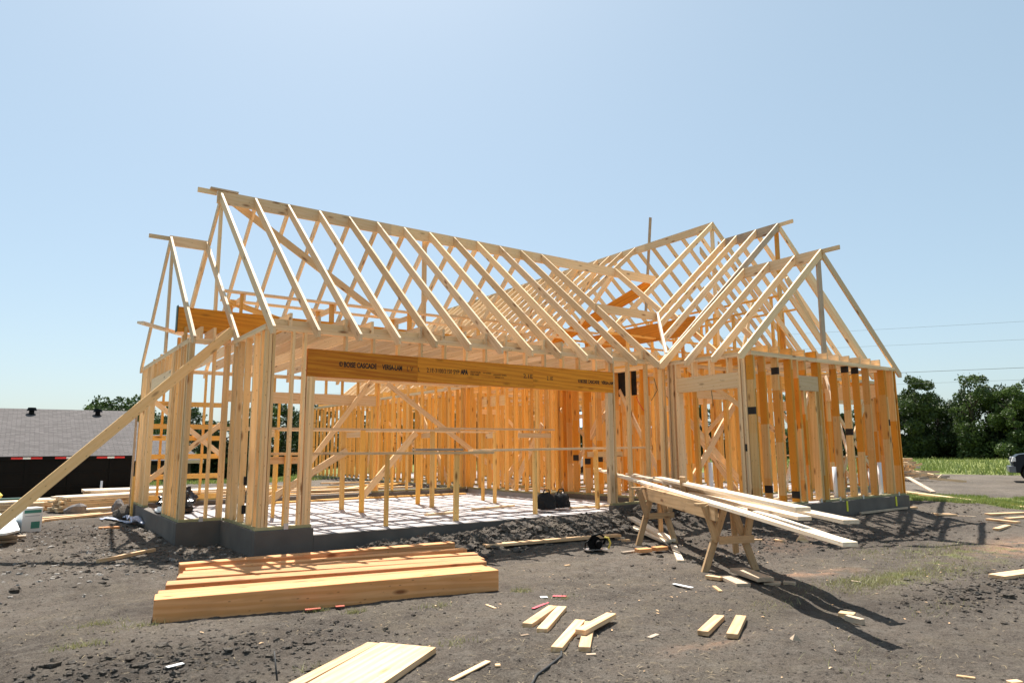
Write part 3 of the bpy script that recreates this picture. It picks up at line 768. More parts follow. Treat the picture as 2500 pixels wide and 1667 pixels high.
# ------------------------------------------------------------------ scaffold frames inside the garage and in the attic
def scaffold(label, posts, rails, bars, braces=()):
    x, y, z = posts[0][0], posts[0][1], posts[0][2]
    t = thing('trestle_frame', label, 'trestle', (x, y, z))
    for (x, y, z0, z1) in posts: board('post', (x, y, z0), (x+rng.uniform(-.015, .015), y, z1), .089, T, (1, 0, 0) if rng.random() < .5 else (0, 1, 0), M_stud, t)
    for a, b, w, tt in rails: board('rail', a, b, w, tt, (0, 1, 0), M_pale, t)
    for a, b in bars: board('crossbar', a, b, .10, T, (0, 0, 1), M_pale, t)
    for a, b in braces: board('brace', a, b, .13, T, (0, 0, 1), M_pale, t)
scaffold('low plank rail on single posts just inside the wide garage opening',
         [(4.66, 9.86, -.1, .97), (5.89, 9.87, -.1, .98), (7.57, 9.97, -.1, 1.0), (9.17, 10.11, -.1, 1.0), (3.15, 9.9, -.1, .98)],
         [((2.75, 9.88, .992), (6.6, 9.88, .975), .14, .038), ((6.2, 9.93, 1.014), (10.5, 9.98, 1.045), .14, .038)],
         [((2.9, 9.95, .9), (3.4, 9.95, .9)), ((9.0, 10.16, .92), (9.9, 10.16, .92))])
PA = [(5.29, 12.24), (6.83, 12.37), (8.37, 12.43), (9.77, 12.35), (3.7, 12.3)]; PB = [(5.24, 13.07), (7.0, 13.29), (8.63, 13.29), (3.6, 13.1)]
scaffold('taller double row trestle of posts and planks in the middle of the garage',
         [(x, y, -.1, 1.39) for x, y in PA+PB],
         [((2.85, 12.28, 1.412), (7.4, 12.34, 1.412), .14, .038), ((6.9, 12.34, 1.452), (9.95, 12.40, 1.452), .14, .038), ((3.0, 13.12, 1.412), (8.9, 13.25, 1.412), .14, .038)],
         [((PA[i][0]+.03, PA[i][1]+.06, 1.32), (PB[j][0]+.05, PB[j][1]-.06, 1.32)) for i, j in ((0, 0), (1, 1), (2, 2), (4, 3))]+[((8.9, 12.3, 1.32), (9.8, 12.3, 1.32))],
         [((6.85, 13.12, 1.38), (5.6, 13.0, .1)), ((5.3, 13.02, 1.02), (3.8, 13.02, .12))])
scaffold('plank trestle standing on the ceiling joists under the long garage ridge',
         [(x, y, 2.95, 3.74) for x in (3.03, 4.68, 6.3, 7.95, 9.6) for y in (12.42, 13.2)],
         [((2.70, 12.4, 3.762), (7.4, 12.4, 3.762), .10, .038), ((7.1, 12.42, 3.80), (11.4, 12.42, 3.80), .10, .038), ((2.86, 13.2, 3.762), (11.2, 13.2, 3.762), .10, .038)],
         [((x+.045, 12.38, 3.68), (x+.045, 13.25, 3.68)) for x in (3.03, 4.68, 6.3, 7.95, 9.6)])
tag(board('board_offcut', (5.12, 9.88, 1.033), (6.0, 9.90, 1.03), .14, .04, (0, 1, 0), M_old, bev=.002), 'short brown board lying on top of the low plank rail in the garage', 'board')

# ------------------------------------------------------------------ sawhorses and the boards on them
def sawhorse(label, f1, f2, top, mat):
    t = thing('sawhorse', label, 'sawhorse', (f1[0], f1[1], gz(f1[0], f1[1])))
    A = Vector((f1[0], f1[1], gz(*f1)-.02)); B = Vector((f2[0], f2[1], gz(*f2)-.02)); d = (B-A).normalized(); n = Vector((-d.y, d.x, 0))
    def P(s, z, off=0): p = A.lerp(B, s)+n*off; p.z = z; return p
    zt = top
    # two crossed pairs: a long leg each and a short stub making a vee on top
    board('leg', P(0, A.z), P(.45, zt), .089, T, d, mat, t, .002)
    board('leg', P(1, B.z), P(.60, zt-.03), .089, T, d, mat, t, .002)
    board('short_leg', P(.03, zt+.01, -.04), P(.24, zt-.42, -.04), .089, T, d, mat, t, .002)
    board('short_leg', P(.95, zt, -.04), P(.80, zt-.42, -.04), .089, T, d, mat, t, .002)
    board('crossbar', P(.24, zt-.40, -.08), P(.90, zt-.40, -.08), .09, T, (0, 0, 1), mat, t, .002)
    k = .34
    board('short_leg', P(.62, zt-.02, .02), P(.95, A.z+.16, k), .07, T, d, mat, t, .002)
    board('crossbar', P(-.10, zt+.02, .0), P(.42, zt+.02, .02), T, .089, (0, 0, 1), mat, t, .002)
    return t
M_horse = wood('sawhorse_wood', (.70, .47, .25), (.50, .30, .14), tint=(.50, .32, .18), tint_amt=.6, dirt=.25)
sawhorse('timber sawhorse nearer the camera, under the long boards', (6.90, 5.736), (7.608, 5.517), .33, M_horse)
sawhorse('timber sawhorse farther back by the circular saw, holding the long boards', (7.921, 7.843), (8.591, 7.684), .40, M_horse)
def hb(label, P, Q, a, b, w, t, mat, name='long_board', wd=None, cat='board', grp='long boards laid on the two sawhorses'):
    P, Q = Vector(P), Vector(Q)
    d = (Q-P)
    p0, p1 = Vector(a), Vector(b)
    side = Vector((d.y, -d.x, 0))
    o = board(name, p0, p1, w, t, wd or side, mat, bev=.003); return tag(o, label, cat, grp)
hb('long pale board nearest the camera on the sawhorses, sticking out farthest left', (7.04, 5.69, .38), (8.22, 7.77, .47), (5.58, 3.14, .262), (10.2, 11.25, .60), .13, .04, M_white)
hb('long pale board on the far side of the sawhorses, its right end reaching out', (7.45, 5.56, .44), (8.6, 7.68, .50), (6.37, 3.56, .355), (9.75, 9.81, .535), .16, .04, M_white)
hb('topmost long board on the sawhorses, its cut end shortest at the right', (7.2, 5.64, .52), (8.56, 7.69, .54), (5.98, 3.79, .475), (9.09, 8.49, .53), .14, .04, M_white)
hb('long board on the sawhorses between the nearest board and the topmost one', (7.35, 5.6, .39), (8.61, 7.68, .42), (6.42, 4.06, .345), (8.60, 7.66, .40), .14, .04, M_white)
hb('edge-on stringer board resting in both sawhorses under the pale boards', (0, 0, 0), (1, 1, 0), (6.88, 5.50, .27), (8.22, 8.0, .34), .19, .04, M_horse, wd=(0, 0, 1))
hb('lower flat board under the far-side board, slanting towards the ground', (7.7, 5.48, .21), (8.9, 7.68, .33), (6.62, 3.95, .16), (8.9, 7.5, .36), .14, .04, M_white)
hb('short offcut standing up between the boards on the sawhorses', (7.9, 6.7, .5), (8.2, 6.8, .5), (8.08, 7.02, .35), (8.02, 6.99, .62), .089, .04, M_horse)

# ------------------------------------------------------------------ beam stack, foreground timbers
BT = [((1.109, 6.994), (4.359, 6.402)), ((1.19, 7.35), (4.455, 6.709)), ((1.318, 7.719), (4.59, 6.985)), ((1.485, 8.116), (4.715, 7.214)),
      ((1.59, 8.39), (4.88, 7.62)), ((1.661, 8.60), (4.98, 8.05)), ((1.638, 8.80), (5.04, 8.46))]
BL = ['nearest and tallest squared timber in the row of orange beams', 'second orange beam behind the nearest tall one', 'third orange beam in the row, left end set back',
      'middle orange beam in the row of seven', 'fifth orange beam in the row, with a printed smudge', 'sixth orange beam, next to the last one by the curb', 'rearmost orange beam in the row, closest to the garage curb']
for i, ((a, b), lab) in enumerate(zip(BT, BL)):
    A, B = Vector((*a, 0)), Vector((*b, 0)); d = (B-A).normalized(); n = Vector((-d.y, d.x, 0))
    nxt = (Vector((*BT[i+1][0], 0))-A).dot(n) if i < 6 else .2
    nxt2 = (Vector((*BT[i+1][1], 0))-B).dot(n) if i < 6 else .2
    w = min(nxt, nxt2)-(.035, .05, .02, .012, .05, .05)[i] if i < 6 else .17
    w = min(max(w, .12), .27)
    h0 = .215 if i == 0 else .20
    zt = -.243 if i == 0 else -.25+.004*i
    zt = [-.243, -.272, -.25, -.256, -.262, -.258, -.225][i]
    board_o = board('squared_timber', A+n*w/2+Vector((0, 0, zt-h0/2)), B+n*w/2+Vector((0, 0, zt-h0/2)), w, h0, n, M_timber, bev=.005)
    tag(board_o, lab, 'beam', 'squared timbers laid side by side in front of the garage')
# plates in the foreground
def gboard(name, label, a, b, w, t, mat, cat='board', group=None, bev=.003, lift=0.0, follow=True):
    A = Vector(a); B = Vector(b)
    if follow:
        A.z = max(A.z, gz(A.x, A.y)+t/2-.01)+lift; B.z = max(B.z, gz(B.x, B.y)+t/2-.01)+lift
    d = (B-A).normalized()
    o = board(name, A, B, w, t, Vector((-d.y, d.x, 0)), mat, bev=bev)
    return tag(o, label, cat, group)
d = Vector((1.538-2.319, 4.627-5.2, 0)).normalized(); n = Vector((-d.y, d.x, 0))
A = Vector((2.356, 5.163, -.425)); gboard('wide_board', 'narrower of two wide yellow boards at the bottom edge, left side of the pair', A, A+d*2.4, .095, .040, M_ply)
q0, q1 = Vector((2.393, 5.127, 0)), Vector((2.668, 4.748, 0))
wv_ = (q1-q0).length*abs((q1-q0).normalized().dot(n)); c = (q0+q1)/2
poly = [(0, 0)]
def slab_board(name, label, pts, z, t, mat):
    n_ = len(pts); V = [(x, y, z-t) for x, y in pts]+[(x, y, z) for x, y in pts]
    o_ = Vector((sum(p[0] for p in pts)/n_, sum(p[1] for p in pts)/n_, z))
    dx = Vector((pts[0][0]-pts[-1][0], pts[0][1]-pts[-1][1], 0)).normalized()
    M = Matrix(((dx.x, -dx.y, 0, o_.x), (dx.y, dx.x, 0, o_.y), (0, 0, 1, o_.z), (0, 0, 0, 1)))
    Vi = [M.inverted() @ Vector(v) for v in V]
    F = [tuple(range(n_-1, -1, -1)), tuple(range(n_, 2*n_))]+[(i, (i+1) % n_, (i+1) % n_+n_, i+n_) for i in range(n_)]
    return tag(put(name, mesh(name, Vi, F), M, None, mat), label, 'board')
dd = Vector((2.031-2.668, 4.262-4.748, 0)).normalized()
slab_board('wide_board', 'wider yellow board with a cut slanting end at the bottom edge of the picture', [(2.668, 4.748), (2.398, 5.122), (2.398+dd.x*2.6, 5.122+dd.y*2.6), (2.668+dd.x*2.6, 4.748+dd.y*2.6)][::-1], -.402, .04, M_ply)

C1 = 'cut two-by-four ends lying in the dirt'
for nm, lab, a, b, w, t, mt in [
    ('wood_offcut', 'left one of the pair of two-by-four offcuts beside the pink scraps', (3.658, 4.948, -.431), (4.249, 5.338, -.431), .089, .04, M_ply),
    ('wood_offcut', 'right one of the pair of two-by-four offcuts beside the pink scraps', (3.645, 4.729, -.431), (4.302, 5.269, -.431), .089, .04, M_ply),
    ('wood_offcut', 'long lower offcut that touches the black cable', (3.411, 4.250, -.431), (4.094, 4.771, -.431), .089, .04, M_ply),
    ('wood_offcut', 'lower offcut partly covered by a crossing offcut', (3.577, 4.127, -.431), (4.128, 4.684, -.431), .089, .04, M_ply),
    ('wood_offcut', 'offcut lying across two others in the middle foreground', (3.766, 4.391, -.389), (4.351, 4.652, -.389), .089, .04, M_ply),
    ('wood_offcut', 'left of the two separate parallel offcuts right of centre', (4.640, 3.902, -.431), (5.167, 4.152, -.431), .089, .04, M_ply),
    ('wood_offcut', 'right of the two separate parallel offcuts, with a splintered edge', (4.756, 3.708, -.431), (5.326, 4.045, -.431), .089, .04, M_ply),
    ('wood_offcut', 'thick board piece lying alone at the right edge of the picture', (9.232, 3.499, -.431), (9.976, 3.374, -.431), .184, .04, M_ply),
    ('wood_offcut', 'wide short board piece in the shadow right of the house corner', (15.622, 6.930, -.40), (16.049, 6.763, -.40), .2, .04, M_ply),
    ('wood_offcut', 'small board piece at the foot of the far right house corner', (15.697, 7.580, -.40), (15.998, 7.470, -.40), .09, .04, M_ply),
    ('wood_offcut', 'thin strip beside the wide short board piece on the right', (16.026, 6.668, -.40), (16.325, 6.461, -.42), .06, .02, M_old),
    ('loose_board', 'pale board in the far right heap, lying farthest back', (16.9, 6.45, -.40), (18.1, 6.2, -.42), .14, .04, M_ply),
    ('loose_board', 'short board at the right edge below the far heap', (16.520, 5.975, -.431), (17.3, 5.8, -.431), .12, .04, M_ply),
    ('loose_board', 'board lying over a shorter one in the right heap', (15.795, 6.043, -.40), (15.561, 5.438, -.40), .10, .04, M_ply),
    ('loose_board', 'short board under another in the right heap', (14.330, 5.368, -.431), (15.150, 5.469, -.431), .10, .04, M_ply),
    ('long_plank', 'very long pale plank running from the house corner to the right edge', (23.0, 10.99, -.40), (19.11, 6.33, -.40), .16, .06, M_pale),
    ('wood_strip', 'thin strip lying along the foot of the right curb', (13.590, 7.40, -.25), (15.50, 7.42, -.25), .04, .04, M_old),
    ('wood_offcut', 'small chip at the bottom right corner of the dirt', (5.269, 1.991, -.44), (5.344, 1.958, -.44), .05, .02, M_ply),
    ('wood_offcut', 'thin splinter near the bottom right, lying alone', (5.156, 2.251, -.443), (5.20, 2.157, -.443), .03, .015, M_ply),
    ('wood_stick', 'crooked pale stick in the dirt left of the beam row', (0.964, 10.302, -.31), (1.680, 10.815, -.29), .055, .045, M_ply),
    ('wood_offcut', 'small orange block in the dirt left of the bay', (1.270, 13.794, -.25), (1.580, 13.771, -.25), .12, .04, M_timber),
    ('long_board', 'weathered board lying in the dirt right behind the beam row', (5.614, 8.60, -.33), (7.965, 8.30, -.33), .14, .04, M_ply),
    ('wood_offcut', 'pale board with a pointed end under the far sawhorse', (8.634, 8.655, -.30), (8.451, 7.708, -.42), .14, .04, M_white),
    ('wood_offcut', 'longer pale board leaning over the spoil under the far sawhorse', (8.867, 8.936, -.22), (8.486, 7.662, -.39), .14, .04, M_white),
    ('wood_offcut', 'pale two-by-four striped by shadows between the two sawhorses', (8.285, 7.455, -.43), (7.170, 6.337, -.43), .089, .04, M_white),
    ('wood_stick', 'narrow stick lying under two square blocks by the saw', (7.117, 7.356, -.43), (7.818, 7.366, -.43), .06, .04, M_old),
    ('wood_block', 'square block on the stick, nearer the saw', (7.254, 7.200, -.385), (7.467, 7.163, -.385), .13, .05, M_timber),
    ('wood_block', 'square block on the stick, farther from the saw', (7.570, 7.175, -.385), (7.783, 7.160, -.385), .13, .05, M_timber),
    ('wood_offcut', 'lower plank under the pile of offcuts by the near sawhorse foot', (6.805, 5.348, -.431), (6.558, 4.925, -.431), .16, .04, M_old),
    ('wood_offcut', 'broad top plank of the pile by the near sawhorse foot', (7.092, 5.398, -.385), (6.804, 4.818, -.385), .20, .045, M_old),
    ('wood_offcut', 'small offcut touching the left foot of the near sawhorse', (6.646, 5.494, -.431), (6.674, 5.308, -.431), .07, .04, M_ply),
    ('wood_offcut', 'grey board end at the right of the near offcut pile', (6.881, 4.893, -.435), (6.962, 4.745, -.435), .14, .03, M_old),
    ('wood_offcut', 'small brown block right of the near offcut pile', (6.994, 4.730, -.431), (7.035, 4.613, -.431), .06, .04, M_old),
    ('wood_offcut', 'pale wedge lying in the long board shadow', (6.135, 3.607, -.431), (6.174, 3.486, -.431), .10, .04, M_ply),
    ('wood_block', 'brown block next to the pale wedge in the long shadow', (6.025, 3.483, -.425), (5.988, 3.313, -.425), .05, .05, M_old),
    ('wood_offcut', 'left one of two small blocks behind the near sawhorse', (9.461, 6.936, -.40), (9.578, 6.807, -.40), .07, .04, M_ply),
    ('wood_offcut', 'right one of two small blocks behind the near sawhorse', (9.809, 6.742, -.40), (9.801, 6.587, -.40), .07, .04, M_ply),
    ('wood_offcut', 'small offcut between the circular saw and the far sawhorse', (7.897, 8.335, -.37), (8.044, 8.253, -.38), .09, .03, M_white),
    ('wood_offcut', 'second small offcut overlapping the one by the saw', (7.828, 8.164, -.39), (8.008, 8.109, -.395), .07, .04, M_ply),
    ('wood_chip', 'small chip far right of the near sawhorse', (7.697, 4.360, -.44), (7.741, 4.283, -.44), .04, .02, M_old),
    ('wood_chip', 'thin sun-bleached chip right of the white paper strip', (6.287, 5.106, -.44), (6.123, 4.886, -.44), .04, .02, M_ply),
    ('wood_chip', 'dark chip midway between the two groups of offcuts', (4.209, 4.078, -.44), (4.339, 4.110, -.44), .04, .02, M_old),
    ('wood_sliver', 'long thin sliver at the bottom edge right of the wide boards', (2.445, 4.152, -.444), (2.870, 4.352, -.444), .045, .012, M_ply),
    ('wood_chip', 'chip just below the crossed offcuts', (3.526, 4.047, -.443), (3.590, 4.013, -.443), .03, .015, M_old),
    ('wood_chip', 'chip left of the crossed offcuts', (3.448, 4.750, -.443), (3.522, 4.747, -.443), .03, .015, M_old),
    ('wood_chip', 'tiny block left of the cable near the bottom edge', (2.854, 4.239, -.443), (2.887, 4.223, -.443), .04, .015, M_ply),
    ('wood_chip', 'small bright chip in front of the circular saw', (5.883, 7.135, -.443), (5.960, 7.130, -.443), .04, .015, M_ply),
    ('wood_chip', 'pointed chip between the beam row and the offcuts', (3.841, 5.859, -.444), (3.833, 5.680, -.444), .025, .012, M_ply),
]:
    gboard(nm, lab, a, b, w, t, mt)
for lab, a, b, w, mt in [('white paper strip in the dirt right of centre', (6.037, 5.454, -.44), (6.032, 5.188, -.44), .05, M_paper), ('small white card above the pair of offcuts', (4.446, 5.786, -.44), (4.510, 5.754, -.44), .07, M_paper),
                         ('larger pink scrap of paper near the white card', (4.588, 5.761, -.44), (4.678, 5.660, -.44), .06, M_pink), ('pink scrap sticking out beside the left offcut', (4.084, 5.434, -.44), (4.344, 5.532, -.44), .03, M_pink),
                         ('crumpled white scrap alone at the bottom left', (0.982, 5.504, -.43), (1.092, 5.538, -.43), .04, M_paper)]:
    gboard('paper_scrap', lab, a, b, w, .004, mt, 'paper', bev=0, lift=.006)
for k, (lab, a, b) in enumerate([('red plastic strip under the middle of the nearest beam', (2.34, 6.655), (2.48, 6.63)), ('small red plastic scrap right of the red strip under the beam', (2.62, 6.61), (2.70, 6.59))]):
    gboard('plastic_scrap', lab, (*a, -.44), (*b, -.44), .06, .008, plain('faded_red_plastic', (.42, .07, .03), .6), 'scrap', bev=0, lift=.012)
# wedge standing behind the sawhorse
def wedge(label, x, y, s, mat):
    z = gz(x, y)-.01
    V = [(-s, -.03, 0), (s, -.03, 0), (s, .05, 0), (-s, .05, 0), (-.1*s, 0, s*1.3)]
    tag(put('wood_wedge', mesh('wood_wedge', V, [(0, 3, 2, 1), (0, 1, 4), (1, 2, 4), (2, 3, 4), (3, 0, 4)]), Matrix.Translation((x, y, z)) @ Matrix.Rotation(-.6, 4, 'Z'), None, mat), label, 'wedge')
wedge('pale wedge standing upright behind the near sawhorse', 10.12, 6.47, .11, M_ply)
wedge('low grey triangular scrap in the lower right dirt', 5.11, 3.38, .045, M_old)

# ------------------------------------------------------------------ circular saw
def circular_saw():
    x, y = 6.95, 7.72; z = gz(x, y)
    t = thing('circular_saw', 'black and yellow circular saw lying on the dirt', 'power saw', (x, y, z), R(150))
    W = WM[t.name]
    def P(name, V, F, mat, sm_=False, par=None):
        return put(name, mesh(name, V, F, sm_), W if par is None else WM[par.name], par or t, mat)
    def cyl(name, c, r, d, mat, n=24, axis='y', r2=None):
        V = []; F = []
        for s in (-1, 1):
            for k in range(n):
                a = 2*math.pi*k/n; rr = r if s < 0 else (r2 or r)
                V.append((c[0]+rr*math.cos(a), c[1]+s*d/2, c[2]+rr*math.sin(a)) if axis == 'y' else (c[0]+s*d/2, c[1]+rr*math.cos(a), c[2]+rr*math.sin(a)))
        F = [tuple(range(n)), tuple(range(2*n-1, n-1, -1))]+[(k, k+n, (k+1) % n+n, (k+1) % n) for k in range(n)]
        return P(name, V, F, mat)
    V = box_vf(.34, .17, .006); P('base_plate', [(a, b, c+.03) for a, b, c in V], BOXF, M_steel)
    g = cyl('blade_guard', (0.02, .02, .11), .105, .05, M_black)
    cyl('blade', (0.02, -.012, .085), .092, .003, M_steel)
    cyl('motor_housing', (-.02, .10, .115), .055, .12, M_black, r2=.045)
    cyl('motor_cap', (-.02, .165, .115), .030, .02, M_black)
    V, F = tube_vf([(-.10, .05, .10), (-.14, .05, .19), (-.05, .05, .245), (.06, .05, .22), (.09, .05, .16)], .017, 10); P('handle', V, F, M_black, True)
    V, F = tube_vf([(-.17, .06, .04), (-.20, .06, .12), (-.17, .06, .19), (-.11, .06, .20)], .014, 8); P('rear_grip', V, F, M_cyel, True)
    V, F = tube_vf([(.17, .05, .04), (.16, .05, .12), (.11, .05, .16)], .010, 8); P('front_knob', V, F, M_black, True)
circular_saw()
# black cable and rod
cb = [(3.50, 4.30), (3.35, 4.12), (3.13, 3.99), (2.98, 3.93), (2.85, 3.81), (2.5, 3.45), (2.2, 3.3)]
tag(tube('power_cable', [(x, y, gz(x, y)+.008) for x, y in cb], .009, M_wire), 'black cable running from the offcuts to the bottom edge', 'cable')
tag(tube('steel_rod', [(1.53, 4.80, gz(1.53, 4.8)-.05), (1.535, 4.93, gz(1.535, 4.93)+.17)], .006, M_wire), 'thin dark rod stuck in the dirt left of the wide boards', 'rod')

# ------------------------------------------------------------------ black bags in the garage
def blob(name, label, cat, c, s, mat, seed, rough_=.25, sub=2, parent=None, flat=True, freq=2.5):
    import bmesh
    bm = bmesh.new(); bmesh.ops.create_icosphere(bm, subdivisions=sub, radius=1)
    r = np.random.default_rng(seed); o = r.uniform(0, 50, 3)
    for v in bm.verts:
        p = v.co*freq
        n = vnoise(np.array([p.x+o[0]+p.z*.7]), np.array([p.y+o[1]-p.z*.9]), seed)[0]-.5
        v.co *= 1+rough_*2*n
        if flat and v.co.z < -.55: v.co.z = -.55
        v.co = Vector((v.co.x*s[0], v.co.y*s[1], v.co.z*s[2]))
    me = bpy.data.meshes.new(name); bm.to_mesh(me); bm.free()
    o = put(name, me, Matrix.Translation(c), parent, mat)
    return tag(o, label, cat) if parent is None else o
for lab, c, s, sd_ in (('black tool bag beside the right post of the garage rail', (7.98, 10.18, .055), (.21, .15, .19), 3), ('second black tool bag with a handle, right of the first', (8.42, 10.30, .045), (.20, .15, .18), 5)):
    t = thing('tool_bag', lab, 'bag', (c[0], c[1], -.1))
    blob('bag_body', None, None, c, s, M_bag, sd_, .18, 3, t)
    tube('handle', [(c[0]-.1, c[1], c[2]+.12), (c[0]-.05, c[1]-.02, c[2]+.24), (c[0]+.05, c[1]-.02, c[2]+.24), (c[0]+.1, c[1], c[2]+.12)], .012, M_bag, t)
# bin bag in the bay doorway
blob('rubbish_bag', 'shiny black rubbish bag in the doorway of the bay', 'bag', (2.55, 14.3, .08), (.30, .26, .30), plain('black_plastic_film', (.012, .012, .013), .18, bump=1.0, scale=9), 9, .4, 4, freq=4)
blob('cloth', 'crumpled cream cloth on the sill beside the rubbish bag', 'cloth', (2.14, 13.3, .05), (.09, .38, .05), M_cyel if False else M_paper, 12, .3, 3)

# loose boards on the slab and behind
n_ = 0
for (a, b, z, w, mt) in [((5.9, 10.9), (6.6, 11.0), -.08, .089, M_pale), ((7.1, 11.3), (8.2, 11.5), -.08, .06, M_pale), ((8.7, 10.35), (9.6, 10.25), -.08, .089, M_pale), ((4.2, 15.4), (7.0, 15.55), -.08, .14, M_stud),
                         ((6.9, 15.5), (9.4, 15.3), -.08, .14, M_stud), ((11.5, 8.2), (13.0, 8.5), .02, .14, M_pale), ((12.6, 8.1), (14.3, 8.9), .02, .14, M_pale), ((13.4, 8.9), (15.1, 8.4), .02, .089, M_pale),
                         ((11.2, 11.0), (12.8, 12.2), .02, .14, M_pale), ((11.2, 12.5), (13.0, 11.6), .02, .14, M_pale), ((10.6, 14.5), (12.5, 14.2), .02, .14, M_pale), ((11, 16), (14, 16.4), .02, .14, M_pale), ((14, 10.5), (15.4, 11.9), .02, .14, M_pale), ((16.2, 10), (18, 11.5), .02, .14, M_pale),
                         ((12.9, 7.95), (14.1, 8.1), .02, .089, M_pale), ((14.2, 7.9), (15.4, 8.05), .02, .14, M_pale)]:
    o = board('loose_board', (*a, z), (*b, z), w, .038, (0, 0, 1) if False else (-(b[1]-a[1]), b[0]-a[0], 0), mt)
    z_in = 'garage' if a[1] > 9.6 and a[0] < 10.2 else 'house'
    tag(o, 'loose board lying flat on the %s slab among the studs' % z_in if z_in == 'house' else 'loose board lying flat on the pale garage floor', 'board', 'loose boards on the %s slab' % z_in)
for k in range(26):
    cx, cy = rng.uniform(3.2, 9.2), rng.uniform(16.6, 22); L = rng.uniform(.3, 2.2); b_ = rng.normal(.25, .5)
    gb = (cx-math.cos(b_)*L/2, cy-math.sin(b_)*L/2, -.2), (cx+math.cos(b_)*L/2, cy+math.sin(b_)*L/2, -.2)
    A_, B_ = Vector(gb[0]), Vector(gb[1]); A_.z = gz(A_.x, A_.y)+.03+rng.uniform(0, .1); B_.z = gz(B_.x, B_.y)+.03
    tag(board('wood_scrap', A_, B_, rng.choice([.089, .14]), .038, (-(B_-A_).y, (B_-A_).x, 0), [M_pale, M_stud, M_old][k % 3]), 'wood scrap in the dirt behind the open back of the garage', 'scrap', 'wood scraps behind the garage')
# ground behind the garage: long lumber and rubble
for i, (x0, y0, x1, y1, z) in enumerate([(2.5, 18.3, 6.6, 19.2, 0), (3.0, 18.0, 7.4, 18.2, .04), (4.2, 17.6, 8.9, 18.9, 0), (5.5, 17.4, 8.4, 17.3, .02), (6.2, 18.4, 9.2, 17.8, .05), (4.6, 19.8, 8.8, 19.2, 0), (7.4, 19.0, 9.4, 20.4, 0)]):
    gboard('long_board', ['longest board behind the garage, farthest left of its group', 'board lying close along the back sill of the garage', 'board slanting back from the sill behind the garage middle', 'short level board nearest the sill behind the garage', 'board tilting the other way behind the garage, near the hall wall', 'rearmost board of the group behind the garage', 'board pointing steeply away beside the long hall wall'][i], (x0, y0, -.5), (x1, y1, -.5), .14, .04, M_pale, group='boards on the ground behind the garage', lift=z)

# ------------------------------------------------------------------ lumber stacks at left
ORD = ['first', 'second', 'third', 'fourth', 'fifth', 'sixth', 'seventh', 'eighth']
def stack(x0, y0, ang, L, nl, nw, where, grp, w=.14, t=.04, jit=.12, z0=-.25):
    dx, dy = math.cos(ang), math.sin(ang); nx, ny = -dy, dx
    for l in range(nl):
        for k in range(nw):
            s = rng.uniform(-jit, jit); LL = L*rng.uniform(.93, 1.03)
            cx = x0+nx*(w+.004)*k+dx*s; cy = y0+ny*(w+.004)*k+dy*s; z = z0+t/2+l*(t+.007)
            off = rng.uniform(-.05, .03)*(l > 0)*(k == 0)
            o = board('stacked_board', (cx, cy+off, z), (cx+dx*LL, cy+off+dy*LL, z), w, t, (nx, ny, 0), M_pale if l < nl-1 else M_white)
            if l == nl-1: lab = 'top layer, %s board from the front in the %s' % (ORD[k], where)
            elif k == 0: lab = 'front board, %s layer from the ground in the %s' % (ORD[l], where)
            else: lab = 'inner board hidden behind the front ones in the %s' % where
            tag(o, lab, 'board', grp)
A1 = R(18)
for z_ in (0, 1): pass
stack(.98, 18.0, A1, 5.2, 7, 5, 'tidy lumber stack', 'boards of the tidy lumber stack')
stack(1.3, 17.45, A1, 3.4, 2, 2, 'low pile before the tidy stack', 'boards in front of the tidy lumber stack')
stack(-2.6, 18.5, R(6), 3.5, 5, 6, 'loose lumber stack', 'boards of the loose lumber stack', jit=.4)
stack(-1.5, 20.6, R(10), 4.6, 3, 4, 'low pile by the trailer', 'boards by the trailer', jit=.5)
for lab, a, b, w in (('long board lying in front of the lumber stacks, nearer the camera', (.364, 15.9, -.25), (1.85, 16.75, -.25), .089), ('board behind the nearer one in front of the stacks', (.531, 16.6, -.25), (1.6, 17.05, -.25), .14), ('block resting against the white box', (.144, 15.2, -.2), (.535, 15.35, -.2), .14)):
    gboard('long_board', lab, a, b, w, .045, M_ply)
abox('x', 0, .1, 0, .1, 0, .1, M_ply) if False else None
t = tag(abox('plywood_sheet', 1.5, 3.9, 20.2, 21.2, .06, .085, M_white), 'white plywood sheet on top behind the tidy lumber stack', 'sheet')
abox('plywood_support', 1.6, 3.8, 20.3, 21.1, -.55, .058, M_pale, t) if False else None
stack(1.6, 20.2, 0, 2.2, 7, 6, 'pile under the plywood sheet', 'boards under the plywood sheet', z0=-.26)
# white carton with green print, tilted white panel, brown boards beneath
z = gz(.3, 14.6)
t = thing('carton', 'white carton with green print behind the leaning panel at left', 'box', (.30, 14.3, z), R(22))
W = WM[t.name]
put('box_body', box_me(.30, .24, .40, M_paper, .004), W @ Matrix.Translation((0, 0, .19)), t)
put('green_print', box_me(.25, .002, .05, M_green), W @ Matrix.Translation((0, -.122, .33)), t)
put('green_print', box_me(.13, .002, .11, M_green), W @ Matrix.Translation((.05, -.122, .11)), t)
put('grey_print', box_me(.22, .002, .012, plain('grey_print', (.4, .4, .42))), W @ Matrix.Translation((0, -.122, .26)), t)
slab_board('white_panel', 'white sheet panel lying tilted at the far left edge', [(-1.2, 12.1), (.02, 12.3), (.17, 12.65), (.11, 15.1), (-.15, 16.4), (-1.2, 16.2)], -.08, .03, M_paper)
for k, (z_, dx) in enumerate(((-.24, 0), (-.20, .1), (-.16, -.05))):
    tag(board('brown_board', (-1.3, 12.7+dx, z_), (.15+dx, 12.75+dx, z_), .16, .035, (0, 1, 0), M_old), ['lowest', 'middle', 'topmost'][k]+' brown board of the small pile at the left edge', 'board', 'brown boards at the left edge')
blob('rock', 'grey angular rock on the boards in front of the stack', 'rock', (1.15, 17.1, -.14), (.19, .12, .12), M_stone, 21, .3, 2)
